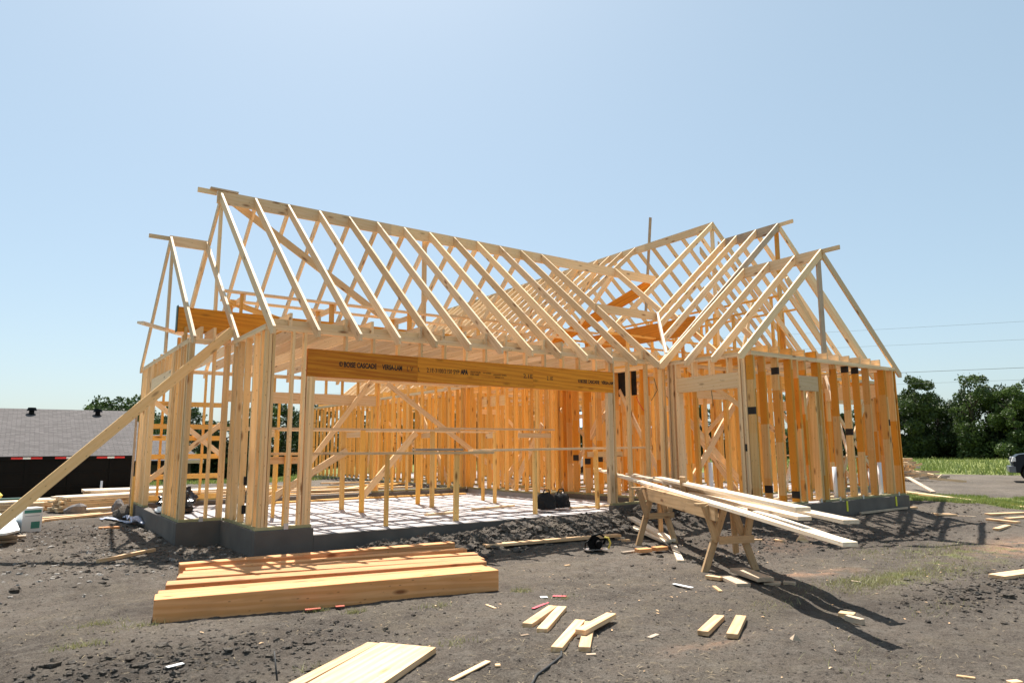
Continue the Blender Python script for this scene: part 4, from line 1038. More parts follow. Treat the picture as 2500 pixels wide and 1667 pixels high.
blob('rock', 'taller grey rock beside the corner stake', 'rock', (1.88, 16.9, -.12), (.11, .11, .17), M_stone, 23, .3, 2)
blob('soil_heap', 'dark heap of soil against the corner stake', 'soil', (1.9, 16.1, -.22), (.16, .30, .18), M_clod, 25, .5, 3)
# plastic sheets by the curb
def sheet(name, label, p0, p1, w, mat, seed, amp):
    p0, p1 = Vector(p0), Vector(p1); d_ = p1-p0; n0 = Vector((-d_.y, d_.x, 0)).normalized(); V = []; F = []; a, b = 14, 6
    for i in range(a):
        for j in range(b):
            p = p0+d_*(i/(a-1))+n0*(w*(j/(b-1)-.5)); q = fbm(np.array([p.x*6]), np.array([p.y*6]), 1, 2, seed)[0]
            V.append((p.x, p.y, gz(p.x, p.y)+.01+amp*q))
    F = [(i*b+j, (i+1)*b+j, (i+1)*b+j+1, i*b+j+1) for i in range(a-1) for j in range(b-1)]
    o = put(name, mesh(name, V, F, True), Matrix.Identity(4), None, mat)
    md = o.modifiers.new('thick', 'SOLIDIFY'); md.thickness = .003
    return tag(o, label, 'plastic')
sheet('plastic_sheet', 'glossy pale blue plastic strip left of the bay curb', (1.53, 15.9, 0), (1.90, 15.0, 0), .16, M_plastic, 3, .05)
sheet('plastic_film', 'crumpled lilac plastic film against the left curb', (1.86, 15.1, 0), (1.92, 14.2, 0), .2, M_plastic, 7, .22)

# ------------------------------------------------------------------ trailer
def trailer():
    zg_ = -.55
    t = thing('trailer', 'long black high-sided dump trailer with red and white reflective tape', 'trailer', (-2.3, 22.2, zg_), 0)
    x0, x1, y0, y1, zt, zb = -7.4, 2.72, 22.2, 24.6, .90, -.22
    M = Matrix.Identity(4)
    abox('side_panel', x0, x1, y0, y0+.05, zb, zt, M_black, t, .004); abox('side_panel', x0, x1, y1-.05, y1, zb, zt, M_black, t, .004)
    abox('end_panel', x1-.05, x1, y0+.052, y1-.052, zb, zt-.01, M_black, t); abox('end_panel', x0, x0+.05, y0+.052, y1-.052, zb, zt-.01, M_black, t)
    abox('bed', x0, x1, y0, y1, zb-.06, zb-.002, M_black, t)
    abox('top_rail', x0, x1, y0-.05, y0-.002, zt-.09, zt+.02, M_black, t, .005)
    for i in range(11):
        xx = x1-.5-i*.95
        abox('side_rib', xx-.04, xx+.04, y0-.045, y0-.002, zb, zt-.092, M_black, t)
        abox('red_reflector', xx-.36, xx-.11, y0-.056, y0-.051, zt-.055, zt-.005, M_red, t)
        abox('white_reflector', xx-.109, xx+.059, y0-.056, y0-.051, zt-.055, zt-.005, M_paper, t)
        abox('red_reflector', xx+.06, xx+.31, y0-.056, y0-.051, zt-.055, zt-.005, M_red, t)
    for z_ in (.1, .45): abox('side_ridge', x0, x1, y0-.025, y0-.002, z_, z_+.04, M_black, t)
    for xx in (-2.6, -1.7, -.8):
        for yy in (y0+.15, y1-.15):
            V, F = tube_vf([(xx, yy-.12, zg_+.33), (xx, yy+.12, zg_+.33)], .34, 20); w_ = put('wheel', mesh('wheel', V, F, True), M, t, M_tire)
            V, F = tube_vf([(xx, yy-.13, zg_+.33), (xx, yy+.13, zg_+.33)], .18, 14); put('rim', mesh('rim', V, F, True), M, w_, M_steel)
    abox('fender', -3.1, -.3, y0+.02, y0+.3, zb-.1, zb-.062, M_black, t)
trailer()
blob('cement_bag', 'yellow and white printed bag at the far left edge', 'bag', (-.62, 19.6, .0), (.45, .3, .26), M_cyel, 31, .3, 3)
tag(abox('green_panel', -2.4, .55, 19.25, 19.5, -.12, .02, M_dgreen), 'dark green metal panel lying on the loose stack', 'panel')
tag(tube('marker_pipe', [(2.0, 21.9, -.3), (2.0, 21.9, .25)], .03, M_pvc), 'short white pipe stub standing in front of the trailer', 'pipe')

# ------------------------------------------------------------------ neighbour house with a hipped shingle roof
def mat_shingle():
    m, nt, b = newmat('shingles'); N = nt.nodes; K = nt.links
    tc = N.new('ShaderNodeTexCoord'); br = N.new('ShaderNodeTexBrick'); br.offset = .5
    br.inputs['Scale'].default_value = 1; br.inputs['Brick Width'].default_value = .33; br.inputs['Row Height'].default_value = .14; br.inputs['Mortar Size'].default_value = .012
    br.inputs['Color1'].default_value = (.078, .068, .066, 1); br.inputs['Color2'].default_value = (.118, .104, .102, 1); br.inputs['Mortar'].default_value = (.045, .04, .04, 1)
    K.new(tc.outputs['UV'], br.inputs['Vector'])
    no = N.new('ShaderNodeTexNoise'); no.inputs['Scale'].default_value = 14; K.new(tc.outputs['Object'], no.inputs[0])
    mx = N.new('ShaderNodeMix'); mx.data_type = 'RGBA'; mx.blend_type = 'OVERLAY'; mx.inputs[0].default_value = .4; K.new(br.outputs[0], mx.inputs[6]); K.new(no.outputs[0], mx.inputs[7])
    K.new(mx.outputs[2], b.inputs['Base Color']); b.inputs['Roughness'].default_value = .95
    return m
M_sh = mat_shingle()
def roof_mesh(name, V, F, parent):
    me = mesh(name, V, F); uv = me.uv_layers.new(name='uv')
    for p in me.polygons:
        nrm = p.normal; h_ = Vector((0, 0, 1)).cross(nrm)
        h_ = h_.normalized() if h_.length > 1e-4 else Vector((1, 0, 0)); v_ = nrm.cross(h_)
        for li in p.loop_indices:
            co = me.vertices[me.loops[li].vertex_index].co; uv.data[li].uv = (co.dot(h_), co.dot(v_))
    return put(name, me, Matrix.Identity(4), parent, M_sh)
def house():
    t = thing('neighbour_house', 'low dark brick house with a grey shingle hip roof behind the trailer', 'house', (0, 40, -1.6))
    x0, x1, y0, y1 = -22.0, 5.2, 33.0, 45.0
    ze, zr = .62, 3.02+.0
    yr = (y0+y1)/2
    # heights so that the ridge stays below the near trees
    zr = 2.98
    e = .5
    V = [(x0-e, y0-e, ze), (x1+e, y0-e, ze), (x1+e, y1+e, ze), (x0-e, y1+e, ze), (x0+6, yr, zr), (x1-.8, yr, zr)]
    rf = roof_mesh('roof', V, [(0, 1, 5, 4), (1, 2, 5), (2, 3, 4, 5), (3, 0, 4)], t)
    # lower wing to the right
    V = [(x1-2, y0+2.0, ze-.02), (7.25, y0+2.0, ze-.02), (7.25, y1-3, ze-.02), (x1-2, y1-3, ze-.02), (x1-2, yr-.5, 1.82), (6.3, yr-.5, 1.82)]
    roof_mesh('roof', V, [(0, 1, 5, 4), (1, 2, 5), (2, 3, 4, 5)], t)
    abox('wall', x0, x1, y0, y1, -2.4, ze-.06, M_brick, t); abox('wall', x1+.002, 6.8, y0+2.5, y1-3.5, -2.4, ze-.10, M_brick, t)
    abox('fascia', x0-e, x1+e, y0-e-.03, y0-e-.002, ze-.16, ze+.01, M_black, t); abox('fascia', x1+.55, 7.25, y0+1.97, y0+1.998, ze-.17, ze-.01, M_steel, t)
    for xx in (.52, 3.1):
        yy = yr-.75; zz = zr-.28
        v = put('roof_vent', mesh('roof_vent', *tube_vf([(xx, yy, zz-.3), (xx, yy, zz+.2)], [.13, .10], 12)), Matrix.Identity(4), rf, M_black)
        put('vent_cap', mesh('vent_cap', *tube_vf([(xx, yy, zz+.16), (xx, yy, zz+.30)], [.20, .15], 14)), Matrix.Identity(4), rf, M_black)
    for xx in (-8, -3): 
        w_ = abox('window', xx, xx+1.1, y0-.03 if xx < 5 else y0+3.06, y0-.002 if xx < 5 else y0+3.098, -1.1, .2, M_paper, t)
        abox('pane', xx+.08, xx+1.02, y0-.036 if xx < 5 else y0+3.05, y0-.031 if xx < 5 else y0+3.058, -1.02, .12, M_glassd, w_)
house()

# ------------------------------------------------------------------ pickup trucks
def wheel(par, W, x, y, z, r):
    V, F = tube_vf([(x, y-.12, z), (x, y-.10, z), (x, y+.10, z), (x, y+.12, z)], [r*.93, r, r, r*.93], 28); w_ = put('wheel', mesh('wheel', V, F, True), W, par, M_tire)
    V, F = tube_vf([(x, y-.128, z), (x, y+.128, z)], r*.60, 20); put('rim', mesh('rim', V, F), W, w_, M_steel)
    for k in range(5):
        a = 2*math.pi*k/5; dx, dz = math.cos(a), math.sin(a)
        V, F = tube_vf([(x+dx*.10*r/.38, y-.131, z+dz*.10*r/.38), (x+dx*.20*r/.38, y-.131, z+dz*.20*r/.38)], .035, 6); put('spoke_gap', mesh('spoke_gap', V, F), W, w_, M_black)
M_chrome = plain('dull_chrome', (.16, .17, .19), .4, .6)
def pickup(label, x, y, z, rz, paint):
    t = thing('pickup_truck', label, 'pickup truck', (x, y, z), rz); W = WM[t.name]
    def pr(name, poly, y0, y1, mat, par=None):
        M = W @ Matrix.Translation((0, (y0+y1)/2, 0)); n = len(poly)
        V = [(a, -(y1-y0)/2, b) for a, b in poly]+[(a, (y1-y0)/2, b) for a, b in poly]
        F = [tuple(range(n)), tuple(range(2*n-1, n-1, -1))]+[(i, i+n, (i+1) % n+n, (i+1) % n) for i in range(n)]
        import bmesh
        bm = bmesh.new(); vv = [bm.verts.new(v) for v in V]
        for f in F: bm.faces.new([vv[i] for i in f])
        bmesh.ops.recalc_face_normals(bm, faces=bm.faces[:])
        bmesh.ops.bevel(bm, geom=bm.edges[:], offset=.03 if name == 'body' else .012, segments=2, affect='EDGES', clamp_overlap=True)
        me = bpy.data.meshes.new(name); bm.to_mesh(me); bm.free(); me.shade_smooth() if False else None
        return put(name, me, M, par or t, mat)
    arch = lambda cx: [(cx+.46*math.cos(a), .40+.46*math.sin(a)) for a in np.linspace(math.pi, 0, 9)]
    bot = [(0.05, .42)]+arch(.72)+[(3.6, .40)]+arch(4.35)+[(5.6, .45)]
    top = [(5.62, 1.26), (3.62, 1.28), (3.60, 1.26), (1.75, 1.26), (.9, 1.22), (.25, 1.13), (.05, .98)]
    pr('body', bot+top, 0, 1.9, paint)
    cab = pr('cab', [(1.7, 1.24), (3.55, 1.24), (3.48, 1.87), (3.35, 1.94), (2.55, 1.96), (2.4, 1.92)], .1, 1.8, paint)
    pr('side_window', [(1.98, 1.29), (3.40, 1.29), (3.35, 1.82), (2.52, 1.84)], .07, .098, M_glassd)
    pr('windscreen', [(1.72, 1.32), (1.78, 1.29), (2.42, 1.86), (2.36, 1.88)], .2, 1.7, M_glassd)
    pr('bumper', [(-.10, .42), (.12, .42), (.12, .66), (-.10, .66)], -.02, 1.92, M_chrome)
    pr('grille', [(.0, .70), (.06, .70), (.06, 1.0), (.0, 1.0)], .4, 1.5, M_chrome)
    for yy in (-.012, 1.64): pr('headlight', [(.0, .84), (.15, .85), (.16, 1.02), (.05, 1.03)], yy, yy+.28, M_paper)
    pr('door_line', [(1.85, .48), (1.87, .48), (1.87, 1.12), (1.85, 1.12)], -.006, -.002, M_black)
    pr('mirror', [(1.75, 1.15), (1.9, 1.15), (1.9, 1.35), (1.75, 1.35)], -.2, -.02, M_black)
    for wx in (.72, 4.35):
        for wy in (.12, 1.78): wheel(t, W, wx, wy, .38, .385)
    return t
M_navy = plain('navy_paint', (.003, .006, .014), .35, noise=.02)
M_navy.node_tree.nodes['Principled BSDF'].inputs['Specular IOR Level'].default_value = .3
M_wpaint = plain('white_paint', (.75, .76, .78), .25, noise=.02)
pickup('dark blue pickup truck nose at the right edge, parked on the dirt road', 32.93, 11.51, -.47, R(-68), M_navy)
pickup('white pickup truck seen through the studs behind the house', 21.6, 25.5, -.6, R(-30), M_wpaint)
t = thing('work_canopy', 'pale blue canopy on dark posts seen between the studs', 'canopy', (27, 28.5, -.8))
M_blue = plain('pale_blue_sheet', (.30, .52, .75), .6); M_dblue = plain('dark_blue_sheet', (.03, .06, .16), .6)
roof_v = [(24, 27, 2.1), (29, 27, 2.1), (29, 31, 2.1), (24, 31, 2.1), (25.2, 29, 3.0), (27.8, 29, 3.0)]
put('canopy_top', mesh('canopy_top', roof_v, [(0, 1, 5, 4), (1, 2, 5), (2, 3, 4, 5), (3, 0, 4)]), Matrix.Identity(4), t, M_blue)
abox('canopy_skirt', 24, 29, 26.96, 26.99, 1.7, 2.1, M_dblue, t)
for xx, yy in ((24.1, 27.1), (28.9, 27.1), (24.1, 30.9), (28.9, 30.9)): abox('canopy_post', xx-.04, xx+.04, yy-.04, yy+.04, -.9, 2.1, M_black, t)
tag(abox('fuel_can', 15.2, 15.5, 18.4, 18.65, 0, .45, M_red, bev=.03), 'red fuel can on the slab seen between the studs', 'can')
tag(abox('barrier_block', 12.4, 12.65, 18.6, 18.8, 0, .5, M_orange, bev=.02), 'orange block on the slab seen between the studs', 'block')

# ------------------------------------------------------------------ scrap wood heap on the road and long brace
for k in range(90):
    a = rng.uniform(0, math.tau); r_ = abs(rng.normal(0, 1.05)); cx, cy = 31.6+r_*math.cos(a), 15.3+r_*math.sin(a)
    hz = max(0, .95-.55*r_); L = rng.uniform(.5, 1.5); b_ = rng.uniform(0, math.tau)
    dx, dy, dz = math.cos(b_)*L/2, math.sin(b_)*L/2, rng.uniform(-.1, .1)
    z = -.45+.03+hz*rng.uniform(.3, 1)+abs(dz)
    o = board('scrap_stick', (cx-dx, cy-dy, z-dz), (cx+dx, cy+dy, z+dz), .089, .04, (0, .3, 1), M_old if rng.random() < .5 else M_pale)
    tag(o, 'scrap stick in the wood heap right of the house', 'stick', 'sticks of the scrap wood heap')
gboard('leaning_board', 'weathered board sloping down behind the far right house corner', (25.6, 12.15, -.05), (23.74, 10.52, -.40), .14, .04, M_old, follow=False)

# ------------------------------------------------------------------ power lines
M_line = plain('grey_cable', (.16, .18, .20), .7)
for lab, a, b, sag in (('highest thin power line over the right trees', (59.93-30, 36.17+70, 14.5), (74.5, -4, 9.9), .3), ('second power line from the top over the right trees', (30, 105, 13.0), (72.0, 0, 8.5), .3),
                       ('thickest power line just above the right trees', (28, 108, 9.0), (71, 1.5, 6.65), .2), ('lowest power line crossing the tree tops', (28, 108, 7.7), (71, 1.5, 5.8), .2)):
    pts = []
    for k in range(17):
        s = k/16; p = Vector(a).lerp(Vector(b), s); p.z -= sag*4*s*(1-s); pts.append(p)
    tag(tube('power_line', pts, .018 if 'thickest' in lab else .009, M_line, n=5), lab, 'power line')

# ------------------------------------------------------------------ trees
def mat_leaf(name, a, b_):
    m, nt, b = newmat(name); N = nt.nodes; K = nt.links
    geo = N.new('ShaderNodeNewGeometry'); oi = N.new('ShaderNodeObjectInfo')
    no = N.new('ShaderNodeTexNoise'); no.inputs['Scale'].default_value = .9; no.inputs['Detail'].default_value = 4
    K.new(geo.outputs['Position'], no.inputs['Vector'])
    ad = N.new('ShaderNodeMath'); ad.operation = 'MULTIPLY_ADD'; ad.inputs[1].default_value = .5; K.new(geo.outputs['Random Per Island'], ad.inputs[0]); K.new(no.outputs[0], ad.inputs[2])
    mr = N.new('ShaderNodeMapRange'); mr.inputs[1].default_value = .4; mr.inputs[2].default_value = 1.0; K.new(ad.outputs[0], mr.inputs[0])
    mx = N.new('ShaderNodeMix'); mx.data_type = 'RGBA'; mx.inputs[6].default_value = (*a, 1); mx.inputs[7].default_value = (*b_, 1); K.new(mr.outputs[0], mx.inputs[0])
    hs = N.new('ShaderNodeHueSaturation'); m2 = N.new('ShaderNodeMapRange'); m2.inputs[3].default_value = .75; m2.inputs[4].default_value = 1.2; K.new(oi.outputs['Random'], m2.inputs[0]); K.new(m2.outputs[0], hs.inputs['Value']); K.new(mx.outputs[2], hs.inputs['Color'])
    K.new(hs.outputs[0], b.inputs['Base Color']); b.inputs['Roughness'].default_value = .6
    tr = N.new('ShaderNodeBsdfTranslucent'); K.new(hs.outputs[0], tr.inputs[0]); ms = N.new('ShaderNodeMixShader'); ms.inputs[0].default_value = .3
    K.new(b.outputs[0], ms.inputs[1]); K.new(tr.outputs[0], ms.inputs[2]); K.new(ms.outputs[0], nt.nodes['Material Output'].inputs[0])
    return m
M_leaf = mat_leaf('leaves', (.012, .026, .008), (.050, .088, .019)); M_leaf2 = mat_leaf('light_leaves', (.028, .054, .013), (.095, .145, .031))
M_bark = plain('bark', (.07, .055, .045), .95, noise=.3)
def crown_mesh(seed, n=7000, hgt=7.5, wid=6.0, leaf=.17, dense=1.0, base_z=.3):
    r = np.random.default_rng(seed)
    # lumps grouped in a rising mass, reaching the ground like hedge trees
    nb = 46
    cz = np.concatenate([r.uniform(.0, .25, nb//3), r.uniform(.2, .95, nb-nb//3)]); rad = wid*.5*np.sqrt(np.clip(1-(cz-.35)**2/.55, .05, 1))
    th = r.uniform(0, 2*np.pi, nb); rr = rad*np.sqrt(r.uniform(0, 1, nb))*.85
    C = np.stack([rr*np.cos(th), rr*np.sin(th), base_z+cz*hgt], 1); S = r.uniform(.40, 1.05, nb)*(wid/6)*(1.15-.5*cz)
    k = r.choice(nb, n, p=S**2/np.sum(S**2))
    d = r.normal(size=(n, 3)); d /= np.linalg.norm(d, axis=1)[:, None]
    rad_ = S[k]*(.55+.5*r.random(n)**.6)
    P = C[k]+d*rad_[:, None]*np.array([1, 1, .85]); P[:, 2] = np.maximum(P[:, 2], .05)
    # loose outer sprays
    m = r.random(n) < .06; P[m] += d[m]*r.uniform(.05, .3, (m.sum(), 1))
    u = r.normal(size=(n, 3)); u /= np.linalg.norm(u, axis=1)[:, None]
    v = np.cross(u, r.normal(size=(n, 3))); v /= np.linalg.norm(v, axis=1)[:, None]
    s = leaf*r.uniform(.5, 1.3, n)[:, None]
    V = np.stack([P-u*s, P+v*s*.6, P+u*s, P-v*s*.6], 1).reshape(-1, 3)
    F = np.arange(4*n).reshape(n, 4)
    me = fast_mesh('crown', V, F); return me
def trunk_mesh(seed, hgt):
    r = np.random.default_rng(seed); V = []; F = []
    def add(pts, rad):
        b = len(V); v, f = tube_vf(pts, rad, 7); V.extend(v); F.extend([tuple(i+b for i in q) for q in f])
    p = [Vector((0, 0, -.3))]
    for i in range(5): p.append(p[-1]+Vector((r.normal()*.15, r.normal()*.15, hgt/6)))
    add(p, [.22, .19, .16, .12, .09, .05])
    for i in range(7):
        q = p[2+i % 3]; a = r.uniform(0, 6.28); e = q+Vector((math.cos(a)*1.6, math.sin(a)*1.6, r.uniform(.8, 2.0))); add([q, (q+e)/2+Vector((0, 0, .25)), e], [.09, .06, .025])
    return mesh('trunk', V, F, True)
CR = [crown_mesh(s, n, h_, w_, lf) for s, n, h_, w_, lf in ((1, 24000, 7.0, 7.5, .125), (2, 17000, 8.2, 5.2, .12), (3, 24000, 6.2, 8.5, .125), (4, 11000, 7.8, 4.6, .115), (5, 17000, 5.2, 6.5, .12))]
TR = [trunk_mesh(s, h_) for s, h_ in ((1, 6.5), (2, 7.6), (3, 5.5), (4, 7.5), (5, 4.6))]
for i, (c_, t_) in enumerate(zip(CR, TR)): c_.materials.append(M_leaf if i in (0, 2, 4) else M_leaf2); t_.materials.append(M_bark)
def tree(deg, dist, v, s, label, grp, z=None, sz=1.0):
    x, y = dist*math.cos(R(deg)), dist*math.sin(R(deg)); zz = float(base(x, y))-.1
    t = thing('tree', label, 'tree', (x, y, zz), rng.uniform(0, 6.28), grp); W = WM[t.name] @ Matrix.Diagonal((s, s, s*sz, 1))
    put('crown', CR[v], W, t); put('trunk', TR[v], W, t)
GR = 'trees along the far field edge'
for deg, dist, v, s, sz, lab in [
    (26.2, 96, 0, 1.25, .98, 'dense dark tree just right of the house corner'), (24.3, 93, 1, 1.15, 1.02, 'taller tree with a ragged top near the house corner'), (23.2, 98, 2, 1.1, 1.05, 'round dark tree left of the gap in the tree line'),
    (22.0, 99, 4, .8, .9, 'low bush filling the gap in the tree line'), (21.1, 92, 3, 1.18, 1.0, 'loose light green tree right of the gap, sky showing through'), (20.3, 95, 2, 1.15, 1.12, 'broad dark tree behind the loose light one'),
    (19.0, 90, 1, 1.0, .95, 'bright green tree above the pickup truck'), (17.9, 94, 0, 1.2, 1.0, 'tall tree at the right edge of the picture'), (16.2, 95, 2, 1.2, 1.0, 'dark tree just outside the right edge')]:
    tree(deg, dist, v, s, lab, GR, sz=sz)
for i, deg in enumerate(np.arange(28.0, 72, 2.1)):
    tree(deg+rng.uniform(-.5, .5), rng.uniform(84, 100), int(rng.integers(0, 5)), rng.uniform(.85, 1.15), 'tree of the far row seen through the house frame', 'trees seen through the house frame')
for deg, dist, v, s, sz, lab in [(85.2, 60, 1, .80, .95, 'leftmost tree top showing just above the neighbour roof'), (83.9, 61, 2, .98, 1.04, 'spreading tree top above the neighbour roof, behind the raking brace'), (82.2, 62, 2, .95, .86, 'tree mostly hidden behind the far studs of the bay'), (80.2, 66, 0, .95, .9, 'tree behind the bay, left of its studs'), (77.5, 64, 4, 1.0, .95, 'tree seen through the left bay window opening'),
                                 (74.6, 62, 1, .8, .95, 'pointed tree seen between the garage corner studs'), (73.3, 66, 0, .95, .9, 'dark tree seen left of the garage opening post')]:
    tree(deg, dist, v, s, lab, 'trees behind the garage', sz=sz)

# ------------------------------------------------------------------ clods, chips, grass (stuff)
def ico(sub=0):
    import bmesh
    bm = bmesh.new(); bmesh.ops.create_icosphere(bm, subdivisions=sub+1, radius=1)
    V = np.array([v.co[:] for v in bm.verts]); F = np.array([[v.index for v in f.verts] for f in bm.faces]); bm.free(); return V, F
def scatter_rocks(name, label, pts, sizes, sub, mat, seed, cat):
    r = np.random.default_rng(seed); V0, F0 = ico(sub); n = len(pts); m = len(V0)
    J = 1+.42*(r.random((12, m, 1))-.5)*2
    kind = r.integers(0, 12, n)
    V = V0[None]*J[kind]*np.stack([r.uniform(.7, 1.4, n), r.uniform(.7, 1.4, n), r.uniform(.45, .9, n)], 1)[:, None, :]*sizes[:, None, None]
    a = r.uniform(0, 6.28, n); ca, sa = np.cos(a)[:, None], np.sin(a)[:, None]
    x = V[..., 0]*ca-V[..., 1]*sa; y = V[..., 0]*sa+V[..., 1]*ca
    V = np.stack([x, y, V[..., 2]], -1)+pts[:, None, :]
    F = (F0[None]+(np.arange(n)*m)[:, None, None]).reshape(-1, 3)
    me = fast_mesh(name, V.reshape(-1, 3), F); me.materials.append(mat)
    tag(put(name, me, Matrix.Identity(4)), label, cat, kind='stuff')
def gpts(n, fn, seed, lift=0.0):
    r = np.random.default_rng(seed); x, y = fn(r, n); return np.stack([x, y, ground(x, y)+lift], 1)
def wedge_pts(r, n, r0, r1, a0=14, a1=95):
    rr = np.sqrt(r.uniform(r0**2, r1**2, n))**1.0; a = np.radians(r.uniform(a0, a1, n)); return rr*np.cos(a), rr*np.sin(a)
def near_pts(r, n):
    rr = 3.0*np.exp(r.uniform(0, math.log(5), n)); a = np.radians(r.uniform(14, 95, n)); x, y = rr*np.cos(a), rr*np.sin(a)
    return x, y
def keep_out(P):
    x, y = P[:, 0], P[:, 1]
    ins = ((x > 2.6) & (y > 9.5)) | ((x > 2.0) & (y > 11.3)) | ((x > 10.56) & (y > 7.48))
    inb = (x > 1.0) & (x < 5.1) & (y > 6.2) & (y < 9.0) & (y < 9.1-.1*(x-1)) & (y > 7.0-.19*(x-1))
    return P[~(ins | inb)]
P = keep_out(gpts(16000, near_pts, 1)); r = np.random.default_rng(3)
rg = rough(P[:, 0], P[:, 1]); keep = r.random(len(P)) < .30+.7*fbm(P[:, 0], P[:, 1], .9, 2, 77)**2; P = P[keep]; rg = rg[keep]
scatter_rocks('dirt_crumbs', 'small crumbs of soil scattered over the bare ground', P, r.uniform(.004, .013, len(P))*(1+1.2*rg), 0, M_clod, 4, 'soil')
def berm(r, n):
    x = r.uniform(3.3, 10.4, n); y = 9.28-.35*np.abs(r.normal(0, 1, n))+.08*np.sin(x*3); return x, y
P = keep_out(gpts(2600, berm, 5, .0)); r = np.random.default_rng(6)
scatter_rocks('soil_clods', 'lumpy dug clods heaped along the garage slab edge', P, r.uniform(.012, .038, len(P))+.06*r.random(len(P))**5, 1, M_clod, 7, 'soil')
def patches(r, n):
    c = np.array([(9.6, 7.3, 1.1, .7), (11.8, 6.3, 1.8, .6), (1.2, 12.6, .7, 1.4), (1.1, 5.6, .8, .4), (8.6, 3.3, 1.0, .3), (17.4, 8.0, 1.5, .7), (1.6, 10.3, .8, .7), (7.9, 6.2, .3, .2)])
    k = r.integers(0, len(c), n); return c[k, 0]+r.normal(0, 1, n)*c[k, 2], c[k, 1]+r.normal(0, 1, n)*c[k, 3]
P = keep_out(gpts(4500, patches, 8)); r = np.random.default_rng(9)
scatter_rocks('soil_clods', 'dark broken clods in the dug patches of the yard', P, r.uniform(.006, .018, len(P))+.03*r.random(len(P))**8, 1, M_clod, 10, 'soil')
P = keep_out(gpts(380, lambda r, n: (r.uniform(-.5, 3, n), r.uniform(8.5, 15, n)), 12)); r = np.random.default_rng(13)
scatter_rocks('pebbles', 'pale pebbles in the dirt around the bay', P, r.uniform(.010, .028, len(P)), 1, plain('pebble', (.26, .235, .21), .9, noise=.3), 14, 'pebbles')
# straw, splinters
def sticks(name, label, P, L, w, mat, seed, cat, tilt=.25):
    r = np.random.default_rng(seed); n = len(P); a = r.uniform(0, 6.28, n); d = np.stack([np.cos(a), np.sin(a), r.uniform(-tilt, tilt, n)], 1)
    s = np.stack([-np.sin(a), np.cos(a), 0*a], 1); L = L*r.uniform(.4, 1.3, n)[:, None]; w = w*r.uniform(.5, 1.4, n)[:, None]
    c = P+np.array([0, 0, .006]); bend = np.stack([0*a, 0*a, r.uniform(.0, .25, n)], 1)*L
    V = np.stack([c-d*L-s*w, c-d*L+s*w, c+s*w+bend, c-s*w+bend, c+d*L+s*w*.5, c+d*L-s*w*.5], 1).reshape(-1, 3)
    F0 = np.array([[0, 1, 2, 3], [3, 2, 4, 5]]); F = (F0[None]+(np.arange(n)*6)[:, None, None]).reshape(-1, 4)
    me = fast_mesh(name, V, F); me.materials.append(mat); tag(put(name, me, Matrix.Identity(4)), label, cat, kind='stuff')
P = keep_out(gpts(5200, near_pts, 20)); kk = fbm(P[:, 0], P[:, 1], 1.1, 2, 61) > .47; P = P[kk]
M_straw = plain('straw', (.34, .26, .15), .8, noise=.3)
sticks('straw', 'dry straw and splinters strewn over the dirt', P, .025, .0016, M_straw, 21, 'straw')
def chips_near(r, n): return r.normal(6.5, 2.2, n), r.normal(5.8, 1.8, n)
P = keep_out(gpts(170, chips_near, 22)); sticks('wood_chips', 'small pale wood chips around the sawhorses', P, .016, .006, M_ply, 23, 'wood chips', .1)
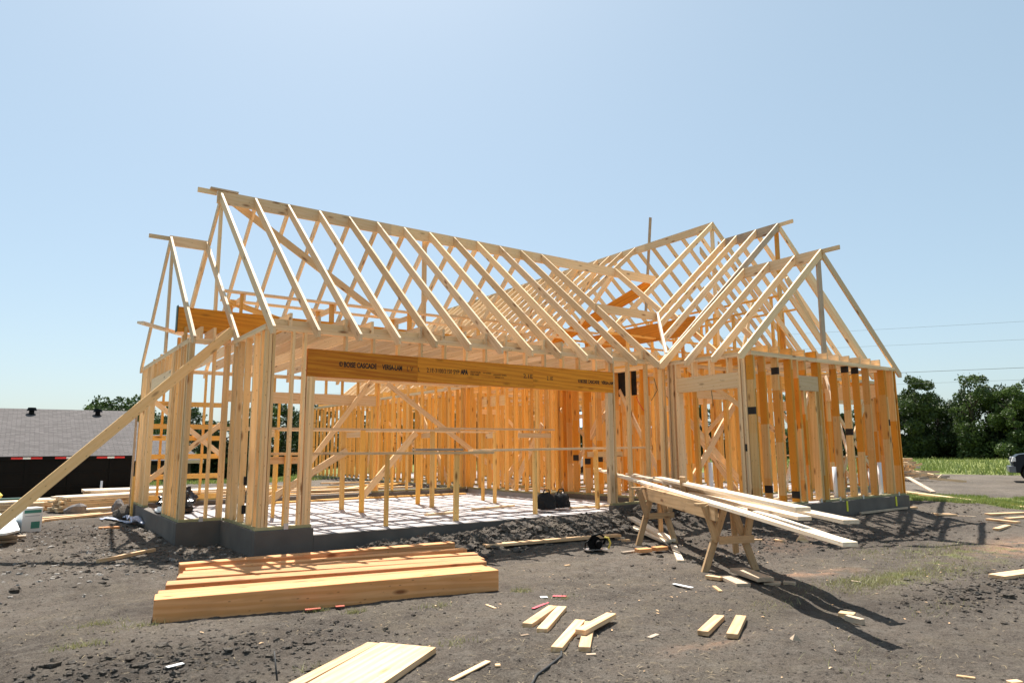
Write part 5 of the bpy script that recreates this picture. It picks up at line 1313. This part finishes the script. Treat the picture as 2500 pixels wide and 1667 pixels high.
# grass blades
def blades(name, label, P, h_, w_, mat, seed, lean=.4):
    r = np.random.default_rng(seed); n = len(P); a = r.uniform(0, 6.28, n); s = np.stack([np.cos(a), np.sin(a), 0*a], 1)
    H_ = h_*r.uniform(.4, 1.2, n)[:, None]; l = np.stack([r.normal(0, lean, n), r.normal(0, lean, n), np.ones(n)], 1)*H_
    W_ = w_*r.uniform(.6, 1.3, n)[:, None]
    V = np.stack([P-s*W_, P+s*W_, P+l], 1).reshape(-1, 3); F = np.arange(3*n).reshape(n, 3)
    me = fast_mesh(name, V, F); me.materials.append(mat); tag(put(name, me, Matrix.Identity(4)), label, 'grass', kind='stuff')
M_grass = mat_leaf('grass_blades', (.10, .155, .030), (.24, .28, .075)); M_dry = mat_leaf('dry_grass_blades', (.20, .20, .07), (.34, .32, .14))
def strip(r, n):
    rr = r.uniform(19.8, 25, n); a = np.radians(r.uniform(13, 29, n)); return rr*np.cos(a), rr*np.sin(a)
def pm(P, sc, th, s): return P[fbm(P[:, 0], P[:, 1], sc, 3, s) > th]
blades('grass', 'strip of short green grass beside the dirt road', pm(gpts(26000, strip, 30), .7, .40, 71), .09, .010, M_grass, 31)
def fld(r, n):
    rr = 43*np.exp(r.uniform(0, .8, n)); a = np.radians(r.uniform(13, 62, n)); return rr*np.cos(a), rr*np.sin(a)
blades('grass', 'tall grass of the far field before the trees', pm(gpts(26000, fld, 32), .4, .36, 72), .30, .035, M_grass, 33)
def fld2(r, n):
    rr = r.uniform(27, 45, n); a = np.radians(r.uniform(62, 90, n)); return rr*np.cos(a), rr*np.sin(a)
blades('grass', 'grass behind the garage and beside the neighbour house', pm(gpts(14000, fld2, 34), .4, .36, 73), .18, .02, M_grass, 35)
def tufts(r, n):
    c = np.array([(8.2, 4.25, .55, .16), (9.2, 4.1, .7, .2), (7.6, 4.3, .3, .12), (10.6, 4.8, .8, .3), (10.0, 5.4, .2, .1), (11.3, 4.9, .4, .2), (.55, 6.5, .10, .03), (.75, 7.2, .12, .04), (1.0, 6.9, .12, .05), (2.72, 6.35, .06, .03), (4.5, 6.2, .06, .05), (3.4, 6.1, .1, .05), (2.9, 4.9, .10, .05), (1.9, 5.0, .12, .05), (4.6, 5.6, .1, .05), (2.45, 6.62, .05, .02), (6.0, 4.2, .2, .1), (5.0, 2.8, .3, .2), (7.2, 3.2, .3, .1)])
    k = r.choice(len(c), n, p=np.array([9, 7, 3, 5, 1, 2, 1.2, 1, .8, .7, .8, .5, .5, .6, .4, .7, .4, .4, .4])/np.sum([9, 7, 3, 5, 1, 2, 1.2, 1, .8, .7, .8, .5, .5, .6, .4, .7, .4, .4, .4]))
    return c[k, 0]+r.normal(0, 1, n)*c[k, 2], c[k, 1]+r.normal(0, 1, n)*c[k, 3]
blades('grass_tufts', 'sparse yellow-green tufts growing out of the dirt', keep_out(gpts(5200, tufts, 36)), .05, .003, M_dry, 37, .7)
